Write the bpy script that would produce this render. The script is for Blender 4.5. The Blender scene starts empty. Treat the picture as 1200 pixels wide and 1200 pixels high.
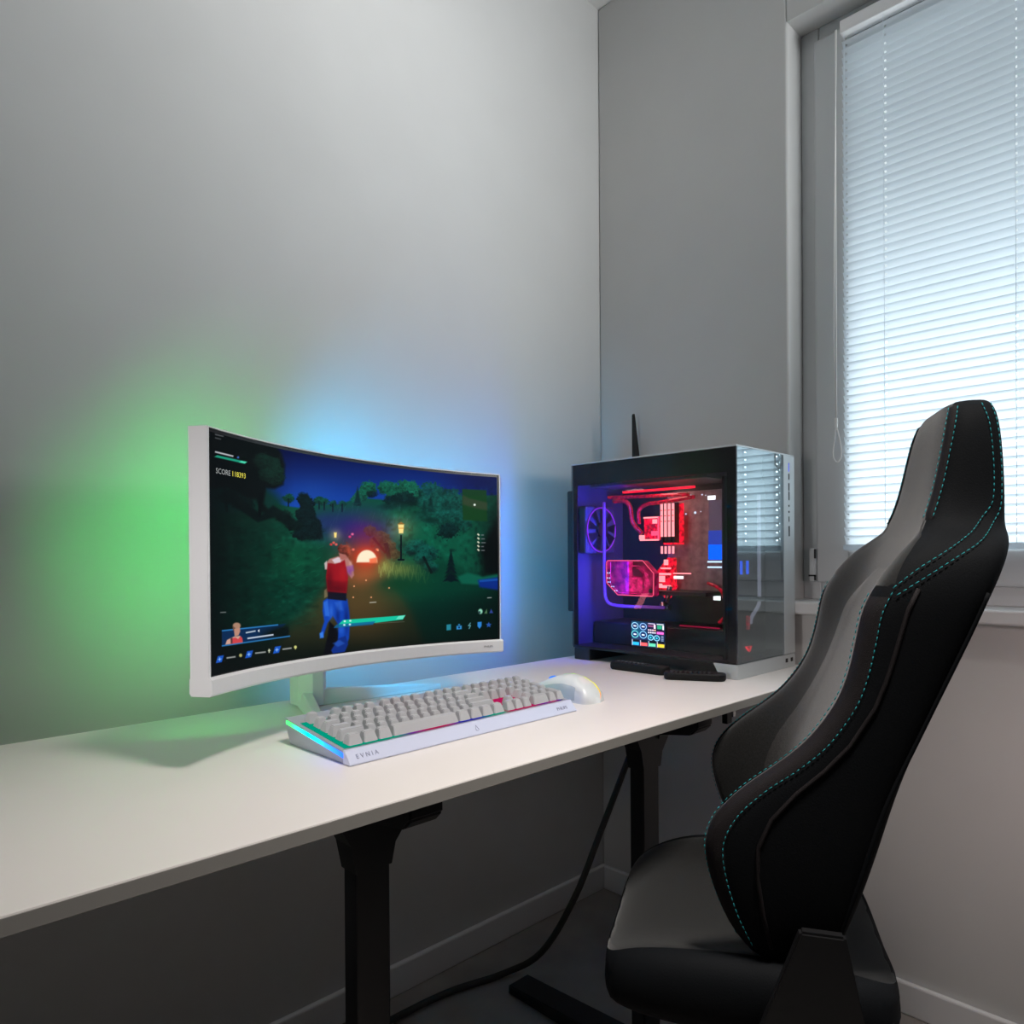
import bpy, bmesh, math, random
import numpy as np
from mathutils import Vector, Matrix
random.seed(7)
S = bpy.context.scene
COL = S.collection
PI = math.pi

# ------------------------------------------------------------------ helpers
def lin(c):
    c = c / 255.0
    return c / 12.92 if c <= 0.04045 else ((c + 0.055) / 1.055) ** 2.4

def rgb(r, g, b):
    return (lin(r), lin(g), lin(b), 1.0)

def mat(name, color, rough=0.5, metal=0.0, noise=0.0, nscale=40.0, bump=0.0, bscale=200.0,
        emit=None, estr=0.0, sheen=0.0, spec=0.5, coat=0.0):
    m = bpy.data.materials.new(name)
    m.use_nodes = True
    nt = m.node_tree
    p = nt.nodes['Principled BSDF']
    p.inputs['Base Color'].default_value = color
    p.inputs['Roughness'].default_value = rough
    p.inputs['Metallic'].default_value = metal
    p.inputs['Specular IOR Level'].default_value = spec
    if sheen:
        p.inputs['Sheen Weight'].default_value = sheen
        p.inputs['Sheen Roughness'].default_value = 0.5
    if coat:
        p.inputs['Coat Weight'].default_value = coat
        p.inputs['Coat Roughness'].default_value = 0.05
    tc = None
    if noise or bump:
        tc = nt.nodes.new('ShaderNodeTexCoord')
    if noise:
        n = nt.nodes.new('ShaderNodeTexNoise')
        n.inputs['Scale'].default_value = nscale
        n.inputs['Detail'].default_value = 4
        nt.links.new(tc.outputs['Object'], n.inputs['Vector'])
        r = nt.nodes.new('ShaderNodeValToRGB')
        r.color_ramp.elements[0].position = 0.3
        r.color_ramp.elements[1].position = 0.7
        a = [max(0, x * (1 - noise)) for x in color[:3]] + [1]
        b = [min(1, x * (1 + noise)) for x in color[:3]] + [1]
        r.color_ramp.elements[0].color = a
        r.color_ramp.elements[1].color = b
        nt.links.new(n.outputs['Fac'], r.inputs['Fac'])
        nt.links.new(r.outputs['Color'], p.inputs['Base Color'])
    if bump:
        n2 = nt.nodes.new('ShaderNodeTexNoise')
        n2.inputs['Scale'].default_value = bscale
        n2.inputs['Detail'].default_value = 3
        nt.links.new(tc.outputs['Object'], n2.inputs['Vector'])
        bp = nt.nodes.new('ShaderNodeBump')
        bp.inputs['Strength'].default_value = bump
        bp.inputs['Distance'].default_value = 0.002
        nt.links.new(n2.outputs['Fac'], bp.inputs['Height'])
        nt.links.new(bp.outputs['Normal'], p.inputs['Normal'])
    if emit:
        p.inputs['Emission Color'].default_value = emit
        p.inputs['Emission Strength'].default_value = estr
    return m

def glow(name, color, strength):
    m = bpy.data.materials.new(name)
    m.use_nodes = True
    nt = m.node_tree
    for n in list(nt.nodes):
        nt.nodes.remove(n)
    e = nt.nodes.new('ShaderNodeEmission')
    e.inputs['Color'].default_value = color
    e.inputs['Strength'].default_value = strength
    o = nt.nodes.new('ShaderNodeOutputMaterial')
    nt.links.new(e.outputs[0], o.inputs['Surface'])
    return m

def glass(name, tint, ior=1.5, rough=0.0, boost=0.0, mirror=(0.95, 0.98, 1, 1)):
    """thin pane: tinted see-through mixed with a mirror reflection by Fresnel"""
    m = bpy.data.materials.new(name)
    m.use_nodes = True
    nt = m.node_tree
    for n in list(nt.nodes):
        nt.nodes.remove(n)
    t = nt.nodes.new('ShaderNodeBsdfTransparent')
    t.inputs['Color'].default_value = tint
    g = nt.nodes.new('ShaderNodeBsdfGlossy')
    g.inputs['Roughness'].default_value = rough
    g.inputs['Color'].default_value = mirror
    f = nt.nodes.new('ShaderNodeFresnel')
    f.inputs['IOR'].default_value = ior
    a = nt.nodes.new('ShaderNodeMath')
    a.operation = 'ADD'
    a.use_clamp = True
    a.inputs[1].default_value = boost
    nt.links.new(f.outputs[0], a.inputs[0])
    ge = nt.nodes.new('ShaderNodeNewGeometry')      # the reflection belongs to the outer face only
    inv = nt.nodes.new('ShaderNodeMath'); inv.operation = 'SUBTRACT'; inv.inputs[0].default_value = 1.0
    nt.links.new(ge.outputs['Backfacing'], inv.inputs[1])
    mu_ = nt.nodes.new('ShaderNodeMath'); mu_.operation = 'MULTIPLY'
    nt.links.new(a.outputs[0], mu_.inputs[0]); nt.links.new(inv.outputs[0], mu_.inputs[1])
    mx = nt.nodes.new('ShaderNodeMixShader')
    nt.links.new(mu_.outputs[0], mx.inputs['Fac'])
    nt.links.new(t.outputs[0], mx.inputs[1])
    nt.links.new(g.outputs[0], mx.inputs[2])
    o = nt.nodes.new('ShaderNodeOutputMaterial')
    nt.links.new(mx.outputs[0], o.inputs['Surface'])
    return m

def obj(name, bm, m, parent=None, smooth=False):
    """link a bmesh (built in world space, or in the parent's space) as ONE mesh object"""
    me = bpy.data.meshes.new(name)
    bmesh.ops.recalc_face_normals(bm, faces=bm.faces[:])
    bm.to_mesh(me)
    bm.free()
    for mm in (m if isinstance(m, (list, tuple)) else [m]):
        me.materials.append(mm)
    if smooth:
        for p in me.polygons:
            p.use_smooth = True
    o = bpy.data.objects.new(name, me)
    COL.objects.link(o)
    if parent:
        o.parent = parent
    return o

def thing(name, label, cat, loc=(0, 0, 0), rz=0.0, group=None):
    o = bpy.data.objects.new(name, None)
    o.empty_display_size = 0.05
    COL.objects.link(o)
    o.location = loc
    o.rotation_euler = (0, 0, rz)
    tag(o, label, cat, group)
    return o

def tag(o, label, cat, group=None):
    o['label'] = label
    o['category'] = cat
    if group:
        o['group'] = group
    return o

def struct(o, label=None):
    o['kind'] = 'structure'
    if label:
        o['label'] = label
    return o

def add_box(bm, x0, x1, y0, y1, z0, z1, bev=0.0, seg=2, M=None, taper=None):
    vs = [bm.verts.new((x, y, z)) for x in (x0, x1) for y in (y0, y1) for z in (z0, z1)]
    if taper:   # (dx, dy) inset of the top face
        cx, cy = (x0 + x1) / 2, (y0 + y1) / 2
        for v in vs:
            if v.co.z == max(z0, z1):
                v.co.x += taper[0] if v.co.x < cx else -taper[0]
                v.co.y += taper[1] if v.co.y < cy else -taper[1]
    f = [(0, 1, 3, 2), (4, 6, 7, 5), (0, 4, 5, 1), (2, 3, 7, 6), (0, 2, 6, 4), (1, 5, 7, 3)]
    fs = [bm.faces.new([vs[i] for i in q]) for q in f]
    if bev:
        es = list({e for q in fs for e in q.edges})
        r = bmesh.ops.bevel(bm, geom=es, offset=bev, segments=seg, affect='EDGES', profile=0.5)
        vs = list({v for q in r['faces'] for v in q.verts} | {v for v in vs if v.is_valid})
    if M is not None:
        bmesh.ops.transform(bm, matrix=M, verts=[v for v in vs if v.is_valid])
    return vs

def box(name, b, m, parent=None, bev=0.0, M=None, seg=2, taper=None, smooth=False):
    bm = bmesh.new()
    add_box(bm, *b, bev=bev, M=M, seg=seg, taper=taper)
    return obj(name, bm, m, parent, smooth)

def add_tube(bm, pts, r, n=10, closed=False, caps=True):
    pts = [Vector(p) for p in pts]
    N = len(pts)
    rings = []
    up = None
    for i, p in enumerate(pts):
        if closed:
            t = pts[(i + 1) % N] - pts[i - 1]
        else:
            t = pts[min(i + 1, N - 1)] - pts[max(i - 1, 0)]
        if t.length < 1e-9:
            t = Vector((0, 0, 1))
        t.normalize()
        if up is None:
            up = Vector((0, 0, 1)) if abs(t.z) < 0.9 else Vector((1, 0, 0))
        a = t.cross(up)
        if a.length < 1e-6:
            a = t.cross(Vector((0.3, 1, 0.2)))
        a.normalize()
        b = a.cross(t).normalized()
        up = b
        rr = r[i] if isinstance(r, (list, tuple)) else r
        rings.append([bm.verts.new(p + a * (rr * math.cos(2 * PI * k / n)) + b * (rr * math.sin(2 * PI * k / n))) for k in range(n)])
    for i in range(N if closed else N - 1):
        A, B = rings[i], rings[(i + 1) % N]
        for k in range(n):
            bm.faces.new((A[k], A[(k + 1) % n], B[(k + 1) % n], B[k]))
    if caps and not closed:
        bm.faces.new(rings[0][::-1])
        bm.faces.new(rings[-1])

def tube(name, pts, r, m, parent=None, n=10, closed=False):
    bm = bmesh.new()
    add_tube(bm, pts, r, n, closed)
    return obj(name, bm, m, parent, True)

def smooth_path(pts, k=6):
    """Catmull-Rom through the points"""
    P = [Vector(p) for p in pts]
    P = [P[0] * 2 - P[1]] + P + [P[-1] * 2 - P[-2]]
    out = []
    for i in range(1, len(P) - 2):
        for j in range(k):
            t = j / k
            a, b, c, d = P[i - 1], P[i], P[i + 1], P[i + 2]
            out.append(0.5 * ((2 * b) + (c - a) * t + (2 * a - 5 * b + 4 * c - d) * t * t + (3 * b - a - 3 * c + d) * t ** 3))
    out.append(P[-2])
    return out

def add_prism(bm, poly, axis, a, b):
    """extrude a 2-D outline along an axis (0=x, 1=y, 2=z) from a to b"""
    def P(q, h):
        if axis == 0: return (h, q[0], q[1])
        if axis == 1: return (q[0], h, q[1])
        return (q[0], q[1], h)
    A = [bm.verts.new(P(q, a)) for q in poly]
    B = [bm.verts.new(P(q, b)) for q in poly]
    n = len(poly)
    bm.faces.new(A[::-1]); bm.faces.new(B)
    for i in range(n):
        bm.faces.new((A[i], A[(i + 1) % n], B[(i + 1) % n], B[i]))

def add_cyl(bm, c, r, h, axis=2, n=24, r2=None):
    c = Vector(c)
    d = [Vector((1, 0, 0)), Vector((0, 1, 0)), Vector((0, 0, 1))][axis]
    add_tube(bm, [c, c + d * h], [r, r if r2 is None else r2], n)

def arc_pts(c, r, a0, a1, n, plane='xz'):
    o = []
    for i in range(n + 1):
        a = a0 + (a1 - a0) * i / n
        p, q = r * math.cos(a), r * math.sin(a)
        if plane == 'xz': o.append((c[0] + p, c[1], c[2] + q))
        elif plane == 'yz': o.append((c[0], c[1] + p, c[2] + q))
        else: o.append((c[0] + p, c[1] + q, c[2]))
    return o

def text_obj(name, s, size, m, parent, M, extrude=0.0002):
    cu = bpy.data.curves.new(name, 'FONT')
    cu.body = s
    cu.size = size
    cu.extrude = extrude
    cu.resolution_u = 2
    t = bpy.data.objects.new(name, cu)
    COL.objects.link(t)
    bpy.context.view_layer.update()
    dg = bpy.context.evaluated_depsgraph_get()
    me = bpy.data.meshes.new_from_object(t.evaluated_get(dg))
    bpy.data.objects.remove(t)
    bpy.data.curves.remove(cu)
    me.name = name
    me.transform(M)
    me.materials.clear()
    me.materials.append(m)
    o = bpy.data.objects.new(name, me)
    COL.objects.link(o)
    o.parent = parent
    return o

# ------------------------------------------------------------------ camera
CF = 846.459                      # focal length for a 1200 px wide frame
YAW, PITCH, ROLL, SH = math.radians(45.968), math.radians(-0.251), math.radians(-0.390), 52.417
CAM = Vector((0, 0, 1.01))
Fv = Vector((math.cos(YAW) * math.cos(PITCH), math.sin(YAW) * math.cos(PITCH), math.sin(PITCH)))
R0 = Vector((math.sin(YAW), -math.cos(YAW), 0))
U0 = R0.cross(Fv)
Rv = R0 * math.cos(ROLL) + U0 * math.sin(ROLL)
Uv = U0 * math.cos(ROLL) - R0 * math.sin(ROLL)
cd = bpy.data.cameras.new('camera')
cd.sensor_fit = 'HORIZONTAL'
cd.sensor_width = 36.0
cd.lens = CF / 1200 * 36.0
cd.shift_y = SH / 1200
cd.clip_start = 0.02
cam = bpy.data.objects.new('camera', cd)
COL.objects.link(cam)
cam.matrix_world = Matrix(((Rv.x, Uv.x, -Fv.x, CAM.x), (Rv.y, Uv.y, -Fv.y, CAM.y), (Rv.z, Uv.z, -Fv.z, CAM.z), (0, 0, 0, 1)))
S.camera = cam

# ------------------------------------------------------------------ shared materials
M_wall = mat('wall_paint', (0.60, 0.60, 0.59, 1), 0.9, noise=0.015, nscale=6, bump=0.05, bscale=300, spec=0.2)
M_ceil = mat('ceiling_paint', (0.75, 0.75, 0.74, 1), 0.9)
M_floor = mat('floor_vinyl', (0.30, 0.27, 0.25, 1), 0.5, noise=0.15, nscale=8)
M_white = mat('white_plastic', (0.78, 0.78, 0.79, 1), 0.35)
M_frame = mat('window_upvc', (0.62, 0.64, 0.65, 1), 0.4)
M_sill = mat('sill_white', (0.72, 0.72, 0.72, 1), 0.35)
M_black = mat('black_plastic', (0.008, 0.008, 0.009, 1), 0.45)
M_blackm = mat('black_metal', (0.006, 0.006, 0.009, 1), 0.4, metal=0.0)
M_alu = mat('brushed_aluminium', (0.62, 0.65, 0.66, 1), 0.55, metal=0.5)
M_chrome = mat('chrome', (0.7, 0.7, 0.7, 1), 0.18, metal=1.0)
M_cable = mat('cable_sleeve', (0.03, 0.028, 0.025, 1), 0.7)
# ------------------------------------------------------------------ the room
XW, YW = 1.714, 1.385
bm = bmesh.new(); add_box(bm, -2.6, XW + 0.2, YW, YW + 0.12, 0, 2.65)
struct(obj('wall_left', bm, M_wall))
# window wall with two openings
bm = bmesh.new()
T = XW + 0.22
W1 = (-0.42, 0.797, 0.86, 2.30)
W2 = (-2.35, -0.85, 0.86, 2.30)
add_box(bm, XW, T, W1[1], YW, 0, 2.65, bev=0.006, seg=3)
add_box(bm, XW, T, W1[0], W1[1], 0, W1[2])
add_box(bm, XW, T, W1[0], W1[1], W1[3], 2.65)
add_box(bm, XW, T, W2[1], W1[0], 0, 2.65)
add_box(bm, XW, T, W2[0], W2[1], 0, W2[2])
add_box(bm, XW, T, W2[0], W2[1], W2[3], 2.65)
add_box(bm, XW, T, -2.6, W2[0], 0, 2.65)
struct(obj('wall_right', bm, M_wall))
bm = bmesh.new(); add_box(bm, -2.6, T, -2.6, YW + 0.12, -0.06, 0)
struct(obj('floor', bm, M_floor))
bm = bmesh.new(); add_box(bm, -2.6, T, -2.6, YW + 0.12, 2.65, 2.71)
struct(obj('ceiling', bm, M_ceil))
bm = bmesh.new(); add_box(bm, -2.6, XW, YW - 0.014, YW, 0, 0.07, bev=0.004)
struct(obj('baseboard_left', bm, M_white))
bm = bmesh.new(); add_box(bm, XW - 0.014, XW, -2.6, YW - 0.014, 0, 0.07, bev=0.004)
struct(obj('baseboard_right', bm, M_white))
# sill board
bm = bmesh.new(); add_box(bm, 1.670, 1.80, W1[0] - 0.03, 0.797, 0.862, 0.892, bev=0.005, seg=3)
struct(obj('trim_1', bm, M_sill), 'white window sill board under the blind')

def window(name, y0, y1):
    w = bpy.data.objects.new(name, None); COL.objects.link(w)
    w.location = (1.79, (y0 + y1) / 2, 0.892)
    struct(w)
    ox, oy, oz = w.location
    bm = bmesh.new()
    xa, xb = 1.79 - ox, 1.86 - ox
    a, b = y0 - oy, y1 - oy
    z0, z1 = 0.0, 2.30 - oz
    add_box(bm, xa, xb, b - 0.045, b, z0, z1, bev=0.003)
    add_box(bm, xa, xb, a, a + 0.045, z0, z1, bev=0.003)
    add_box(bm, xa, xb, a + 0.045, b - 0.045, z0, 0.042, bev=0.003)
    add_box(bm, xa, xb, a + 0.045, b - 0.045, z1 - 0.045, z1, bev=0.003)
    obj('fixed_frame', bm, M_frame, w)
    bm = bmesh.new()
    xa, xb = 1.775 - ox, 1.845 - ox
    a, b = y0 + 0.038 - oy, y1 - 0.038 - oy
    z0, z1 = 0.934 - oz, 2.262 - oz
    t = 0.072
    add_box(bm, xa, xb, b - t - 0.014, b, z0, z1, bev=0.006, seg=3)
    add_box(bm, xa, xb, a, a + t, z0, z1, bev=0.006, seg=3)
    add_box(bm, xa, xb, a + t, b - t, z0, z0 + t + 0.008, bev=0.006, seg=3)
    add_box(bm, xa, xb, a + t, b - t, z1 - t, z1, bev=0.006, seg=3)
    obj('sash', bm, M_frame, w)
    obj_ = bmesh.new()
    add_box(obj_, 1.812 - ox, 1.818 - ox, a + t, b - t, z0 + t, z1 - t)
    obj('pane', obj_, M_pane, w)
    return w
M_pane = glass('window_glass', (0.97, 0.985, 0.98, 1), 1.25)
w1 = window('window_1', W1[0], W1[1])
o = w1.location
# hinge with its dark slots on the left of the sash
bm = bmesh.new()
add_box(bm, 1.764 - o.x, 1.776 - o.x, 0.757 - o.y, 0.772 - o.y, 0.936 - o.z, 1.018 - o.z, bev=0.003)
obj('hinge', bm, M_frame, w1)
bm = bmesh.new()
add_box(bm, 1.762 - o.x, 1.766 - o.x, 0.7545 - o.y, 0.758 - o.y, 0.993 - o.z, 1.016 - o.z)
add_box(bm, 1.762 - o.x, 1.766 - o.x, 0.7545 - o.y, 0.772 - o.y, 0.949 - o.z, 0.953 - o.z)
add_box(bm, 1.762 - o.x, 1.766 - o.x, 0.7545 - o.y, 0.758 - o.y, 0.939 - o.z, 0.953 - o.z)
obj('hinge_pin', bm, M_black, w1)
w2 = window('window_2', W2[0], W2[1])

# ------------------------------------------------------------------ venetian blind
def slat_material():
    m = bpy.data.materials.new('slat_paint')
    m.use_nodes = True
    nt = m.node_tree
    for n in list(nt.nodes): nt.nodes.remove(n)
    d = nt.nodes.new('ShaderNodeBsdfDiffuse'); d.inputs['Color'].default_value = (0.78, 0.83, 0.87, 1)
    t = nt.nodes.new('ShaderNodeBsdfTranslucent'); t.inputs['Color'].default_value = (0.80, 0.87, 0.92, 1)
    mx = nt.nodes.new('ShaderNodeMixShader'); mx.inputs['Fac'].default_value = SLAT_T
    o = nt.nodes.new('ShaderNodeOutputMaterial')
    nt.links.new(d.outputs[0], mx.inputs[1]); nt.links.new(t.outputs[0], mx.inputs[2]); nt.links.new(mx.outputs[0], o.inputs['Surface'])
    return m
SLAT_T = 0.45
M_slat = slat_material()
M_cord = mat('blind_cord', (0.88, 0.88, 0.86, 1), 0.7)
bl = thing('venetian_blind', 'white venetian blind with closed horizontal slats covering the window', 'blind', (1.759, 0.16, 1.018))
by0, by1 = -0.350 - 0.16, 0.683 - 0.16
ztop = 2.255 - 1.018
slat0 = None
LAD = (0.675, 0.589, 0.34, 0.09, -0.16, -0.33)
cuts = sorted([by0, by1] + [y - 0.16 + d for y in LAD for d in (-0.0021, 0.0021)])
pitch = 0.0194
n_sl = int((ztop - 0.04) / pitch)
tilt = math.radians(62)
for i in range(n_sl):
    if slat0 is None:
        bm = bmesh.new()
        prof = []
        for k in range(7):
            q = -1 + 2 * k / 6
            prof.append((q * 0.0125, 0.0022 * (1 - q * q)))
        va = []
        for (a, c) in prof:
            # +a towards the room; inner edge turned up
            x = -(a * math.cos(tilt)) + c * math.sin(tilt)
            z = (a * math.sin(tilt)) + c * math.cos(tilt)
            va.append([bm.verts.new((x, y, z)) for y in cuts])
        for k in range(6):
            for q in range(len(cuts) - 1):
                if q % 2 == 1 and k == 3: continue      # punched hole for the ladder cord
                bm.faces.new((va[k][q], va[k + 1][q], va[k + 1][q + 1], va[k][q + 1]))
        slat0 = obj('slat', bm, M_slat, bl, True)
        slat0.location.z = 0.018
    else:
        s = slat0.copy(); COL.objects.link(s); s.parent = bl
        s.location.z = 0.018 + i * pitch + random.uniform(-0.0004, 0.0004)
bm = bmesh.new(); add_box(bm, -0.012, 0.010, by0, by1, -0.006, 0.008, bev=0.003); obj('bottom_rail', bm, M_slat, bl)
bm = bmesh.new(); add_box(bm, -0.018, 0.013, by0, by1, ztop - 0.03, ztop, bev=0.002); obj('head_rail', bm, M_white, bl)
for yy in LAD:
    bm = bmesh.new()
    y = yy - 0.16
    add_tube(bm, [(-0.0115, y, 0), (-0.0115, y, ztop - 0.02)], 0.0005, 6)
    add_tube(bm, [(0.0105, y, 0), (0.0105, y, ztop - 0.02)], 0.0007, 6)
    obj('ladder_cord', bm, M_slat, bl)
M_bead = mat('bead_white', (0.85, 0.85, 0.82, 1), 0.6)
bm = bmesh.new()
add_tube(bm, [(-0.022, 0.5415, ztop - 0.02), (-0.022, 0.5425, 0.9), (-0.022, 0.5435, 0.286)], 0.0014, 6)
add_tube(bm, [(-0.022, 0.5395, ztop - 0.02), (-0.023, 0.546, 0.75), (-0.022, 0.5485, 0.5), (-0.022, 0.5445, 0.286)], 0.0014, 6)
add_tube(bm, smooth_path([(-0.022, 0.544, 0.288), (-0.022, 0.5375, 0.262), (-0.022, 0.5325, 0.232), (-0.022, 0.534, 0.212), (-0.022, 0.542, 0.202),
                          (-0.022, 0.550, 0.212), (-0.022, 0.5515, 0.232), (-0.022, 0.5475, 0.262), (-0.022, 0.544, 0.288)]), 0.0016, 6)
pc = obj('pull_cord', bm, M_cord, bl, True)
pc.location.y = -0.011
bm = bmesh.new(); add_box(bm, -0.025, -0.019, 0.541, 0.547, 0.284, 0.306, bev=0.001); obj('cord_connector', bm, M_bead, pc)
# ------------------------------------------------------------------ desk
DX0, DX1, DY0, DY1, DZ = -0.12, 1.688, 0.6577, 1.2567, 0.74
M_desk = mat('desk_laminate', (0.80, 0.755, 0.725, 1), 0.42, noise=0.012, nscale=5, spec=0.35)
M_under = mat('desk_underside', (0.30, 0.29, 0.28, 1), 0.8)
dk = thing('desk', 'long white desk with black metal legs along the grey wall', 'desk', (0.78, 0.957, 0))
def L(x, y, z=0): return (x - 0.78, y - 0.957, z)
bm = bmesh.new(); add_box(bm, DX0 - .78, DX1 - .78, DY0 - .957, DY1 - .957, DZ - 0.0165, DZ, bev=0.0016, seg=2)
obj('desktop', bm, M_desk, dk)
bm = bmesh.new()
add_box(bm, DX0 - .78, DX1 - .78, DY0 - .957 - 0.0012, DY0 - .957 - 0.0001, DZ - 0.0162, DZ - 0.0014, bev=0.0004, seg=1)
obj('edge_shade', bm, mat('edge_shade_taupe', (0.34, 0.325, 0.30, 1), 0.5), dk)  # white front edge in shade, put in as a darker taupe strip
def desk_leg(cx, foot=True):
    bm = bmesh.new()
    x, y = cx - .78, 0.84 - .957
    add_box(bm, x - 0.0265, x + 0.0265, y - 0.016, y + 0.016, 0.03, 0.66, bev=0.003)
    lg = obj('leg', bm, M_blackm, dk)
    bm = bmesh.new()
    add_prism(bm, [(x - 0.0275, 0.59), (x + 0.0275, 0.59), (x + 0.034, 0.618), (x + 0.052, 0.640), (x + 0.058, 0.652), (x + 0.058, 0.68), (x - 0.052, 0.68), (x - 0.050, 0.655), (x - 0.036, 0.630)], 1, y - 0.019, y + 0.019)
    add_cyl(bm, (x + 0.02, y - 0.024, 0.648), 0.004, 0.003, 1, 12)
    obj('leg_bracket', bm, M_blackm, lg)
    bm = bmesh.new()
    add_prism(bm, [(0.705 - .957, 0.7225), (0.705 - .957, 0.690), (0.72 - .957, 0.676), (0.80 - .957, 0.664), (0.90 - .957, 0.664), (1.08 - .957, 0.69), (1.10 - .957, 0.7225)], 0, x - 0.026, x + 0.026)
    bmesh.ops.bevel(bm, geom=bm.edges[:], offset=0.003, segments=2, affect='EDGES')
    obj('support_arm', bm, M_blackm, dk)
    bm = bmesh.new()
    add_prism(bm, [(0.68 - .957, 0.0), (0.68 - .957, 0.02), (0.80 - .957, 0.034), (0.90 - .957, 0.034), (1.20 - .957, 0.02), (1.20 - .957, 0.0)], 0, x - 0.032, x + 0.032)
    bmesh.ops.bevel(bm, geom=bm.edges[:], offset=0.003, segments=2, affect='EDGES')
    obj('leg_foot', bm, M_blackm, dk)
desk_leg(1.170)
desk_leg(0.535)
bm = bmesh.new(); add_box(bm, 0.56 - .78, 1.14 - .78, 0.93 - .957, 0.97 - .957, 0.674, 0.704, bev=0.003); obj('crossbeam', bm, M_blackm, dk)
# bracket under the front edge, near the chair
cl = thing('desk_hook', 'small black and steel hook hanging under the desk edge beside the chair', 'hook', (1.334, 0.75, 0.7235))
bm = bmesh.new(); add_box(bm, -0.016, 0.004, -0.006, 0.006, -0.060, 0.0, bev=0.0015); obj('hook_plate', bm, M_blackm, cl)
bm = bmesh.new(); add_box(bm, 0.008, 0.020, -0.006, 0.006, -0.050, 0.0, bev=0.0015); obj('hook_clip', bm, M_chrome, cl)
cb = tube('power_cable', smooth_path([(1.622, 1.10, 0.7145), (1.60, 1.10, 0.685), (1.52, 1.10, 0.57), (1.435, 1.10, 0.4525), (1.357, 1.10, 0.346), (1.28, 1.12, 0.20), (1.24, 1.19, 0.06), (1.17, 1.25, 0.012), (1.02, 1.29, 0.010), (0.8, 1.30, 0.010)]), 0.0075, M_cable)
tag(cb, 'dark cable hanging slanted from under the desk behind the black leg', 'cable')
LEDG, LEDB = 1.6, 1.4
# ------------------------------------------------------------------ curved monitor
MX, MY, MYAW, MR, MROLL = 0.633, 1.018, 0.162, 0.695, 0.018
ZT, ZS, ZC = 1.166, 0.853, 0.829
HW = 0.306
mo = thing('curved_monitor', 'white curved gaming monitor showing a night forest game with green and blue back glow', 'monitor', (MX, MY, DZ), MYAW)
def mp(s, off, z):
    """s along the curve, off behind the screen surface, world height z -> monitor space"""
    th = s / MR
    u = (MR + off) * math.sin(th)
    v = (MR + off) * math.cos(th) - MR
    return (u, v, z - u * math.sin(MROLL) - DZ)
def curved_slab(bm, s0, s1, o0, o1, z0, z1, n=24, bev=0.0):
    rings = []
    for i in range(n + 1):
        s = s0 + (s1 - s0) * i / n
        oo0 = o0(s) if callable(o0) else o0
        oo1 = o1(s) if callable(o1) else o1
        if bev:
            q = [(oo0, z0 + bev), (oo0 + bev, z0), (oo1 - bev, z0), (oo1, z0 + bev), (oo1, z1 - bev), (oo1 - bev, z1), (oo0 + bev, z1), (oo0, z1 - bev)]
        else:
            q = [(oo0, z0), (oo1, z0), (oo1, z1), (oo0, z1)]
        rings.append([bm.verts.new(mp(s, a, b)) for a, b in q])
    k = len(rings[0])
    for i in range(n):
        for j in range(k):
            bm.faces.new((rings[i][j], rings[i][(j + 1) % k], rings[i + 1][(j + 1) % k], rings[i + 1][j]))
    bm.faces.new(rings[0]); bm.faces.new(rings[-1][::-1])
M_mon = mat('monitor_white', (0.84, 0.845, 0.86, 1), 0.38, spec=0.4)
M_bez = mat('bezel_black', (0.004, 0.004, 0.006, 1), 0.3)
M_bezw = mat('bezel_white', (0.80, 0.82, 0.84, 1), 0.3)
# outer thin frame: left, top, right
bm = bmesh.new()
curved_slab(bm, -HW, -HW + 0.0018, -0.0012, 0.026, ZC, ZT, 1)
curved_slab(bm, HW - 0.0018, HW, -0.0012, 0.026, ZS - 0.002, ZT, 1)
curved_slab(bm, -HW, HW, -0.0012, 0.026, ZT - 0.0018, ZT, 32)
obj('frame', bm, M_bezw, mo)
bm = bmesh.new(); curved_slab(bm, -HW - 0.0008, HW + 0.0035, -0.004, 0.027, ZC, ZS, 40, bev=0.003); ch_ = obj('chin', bm, M_mon, mo)
# black surround
bm = bmesh.new()
curved_slab(bm, -HW + 0.0018, HW - 0.0018, 0.0012, 0.004, ZS, ZT - 0.0018, 32)
obj('screen_border', bm, M_bez, mo)
# back shell with a deeper middle
bm = bmesh.new()
curved_slab(bm, -HW + 0.0018, HW - 0.0018, 0.004, lambda s: 0.026 + 0.030 * max(0, 1 - (abs(s) / 0.24) ** 3), ZC + 0.004, ZT - 0.002, 32)
obj('back_shell', bm, M_mon, mo)
# side rim seen from the left
bm = bmesh.new(); curved_slab(bm, -HW - 0.0006, -HW + 0.004, 0.0005, 0.026, ZC + 0.002, ZT, 1); obj('side_rim', bm, M_mon, mo)

# ---- the picture on the screen: colours per vertex on the curved panel
SW, SHH = 900, 560
s_ = np.linspace(-HW + 0.0052, HW - 0.0052, SW)
z_ = np.linspace(ZS + 0.0015, ZT - 0.0062, SHH)
SS, ZZ = np.meshgrid(s_, z_)
th = SS / MR
uu = (MR + 0.0009) * np.sin(th); vv = (MR + 0.0009) * np.cos(th) - MR
V = np.stack([uu, vv, ZZ - uu * math.sin(MROLL) - DZ], -1).reshape(-1, 3)
cy_, sy_ = math.cos(MYAW), math.sin(MYAW)
Wd = np.stack([V[:, 0] * cy_ - V[:, 1] * sy_ + MX, V[:, 0] * sy_ + V[:, 1] * cy_ + MY, V[:, 2] + DZ - 1.01], -1)
# the drawing is laid out on a sheet (x 243..585, y 497..793) stretched over the panel
dd = Wd @ np.array(Fv)
PX = 600 + CF * (Wd @ np.array(Rv)) / dd
PY = 600 + SH - CF * (Wd @ np.array(Uv)) / dd
UN = ((SS - s_[0]) / (s_[-1] - s_[0])).reshape(-1)
VN = ((ZZ - z_[0]) / (z_[-1] - z_[0])).reshape(-1)

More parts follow.
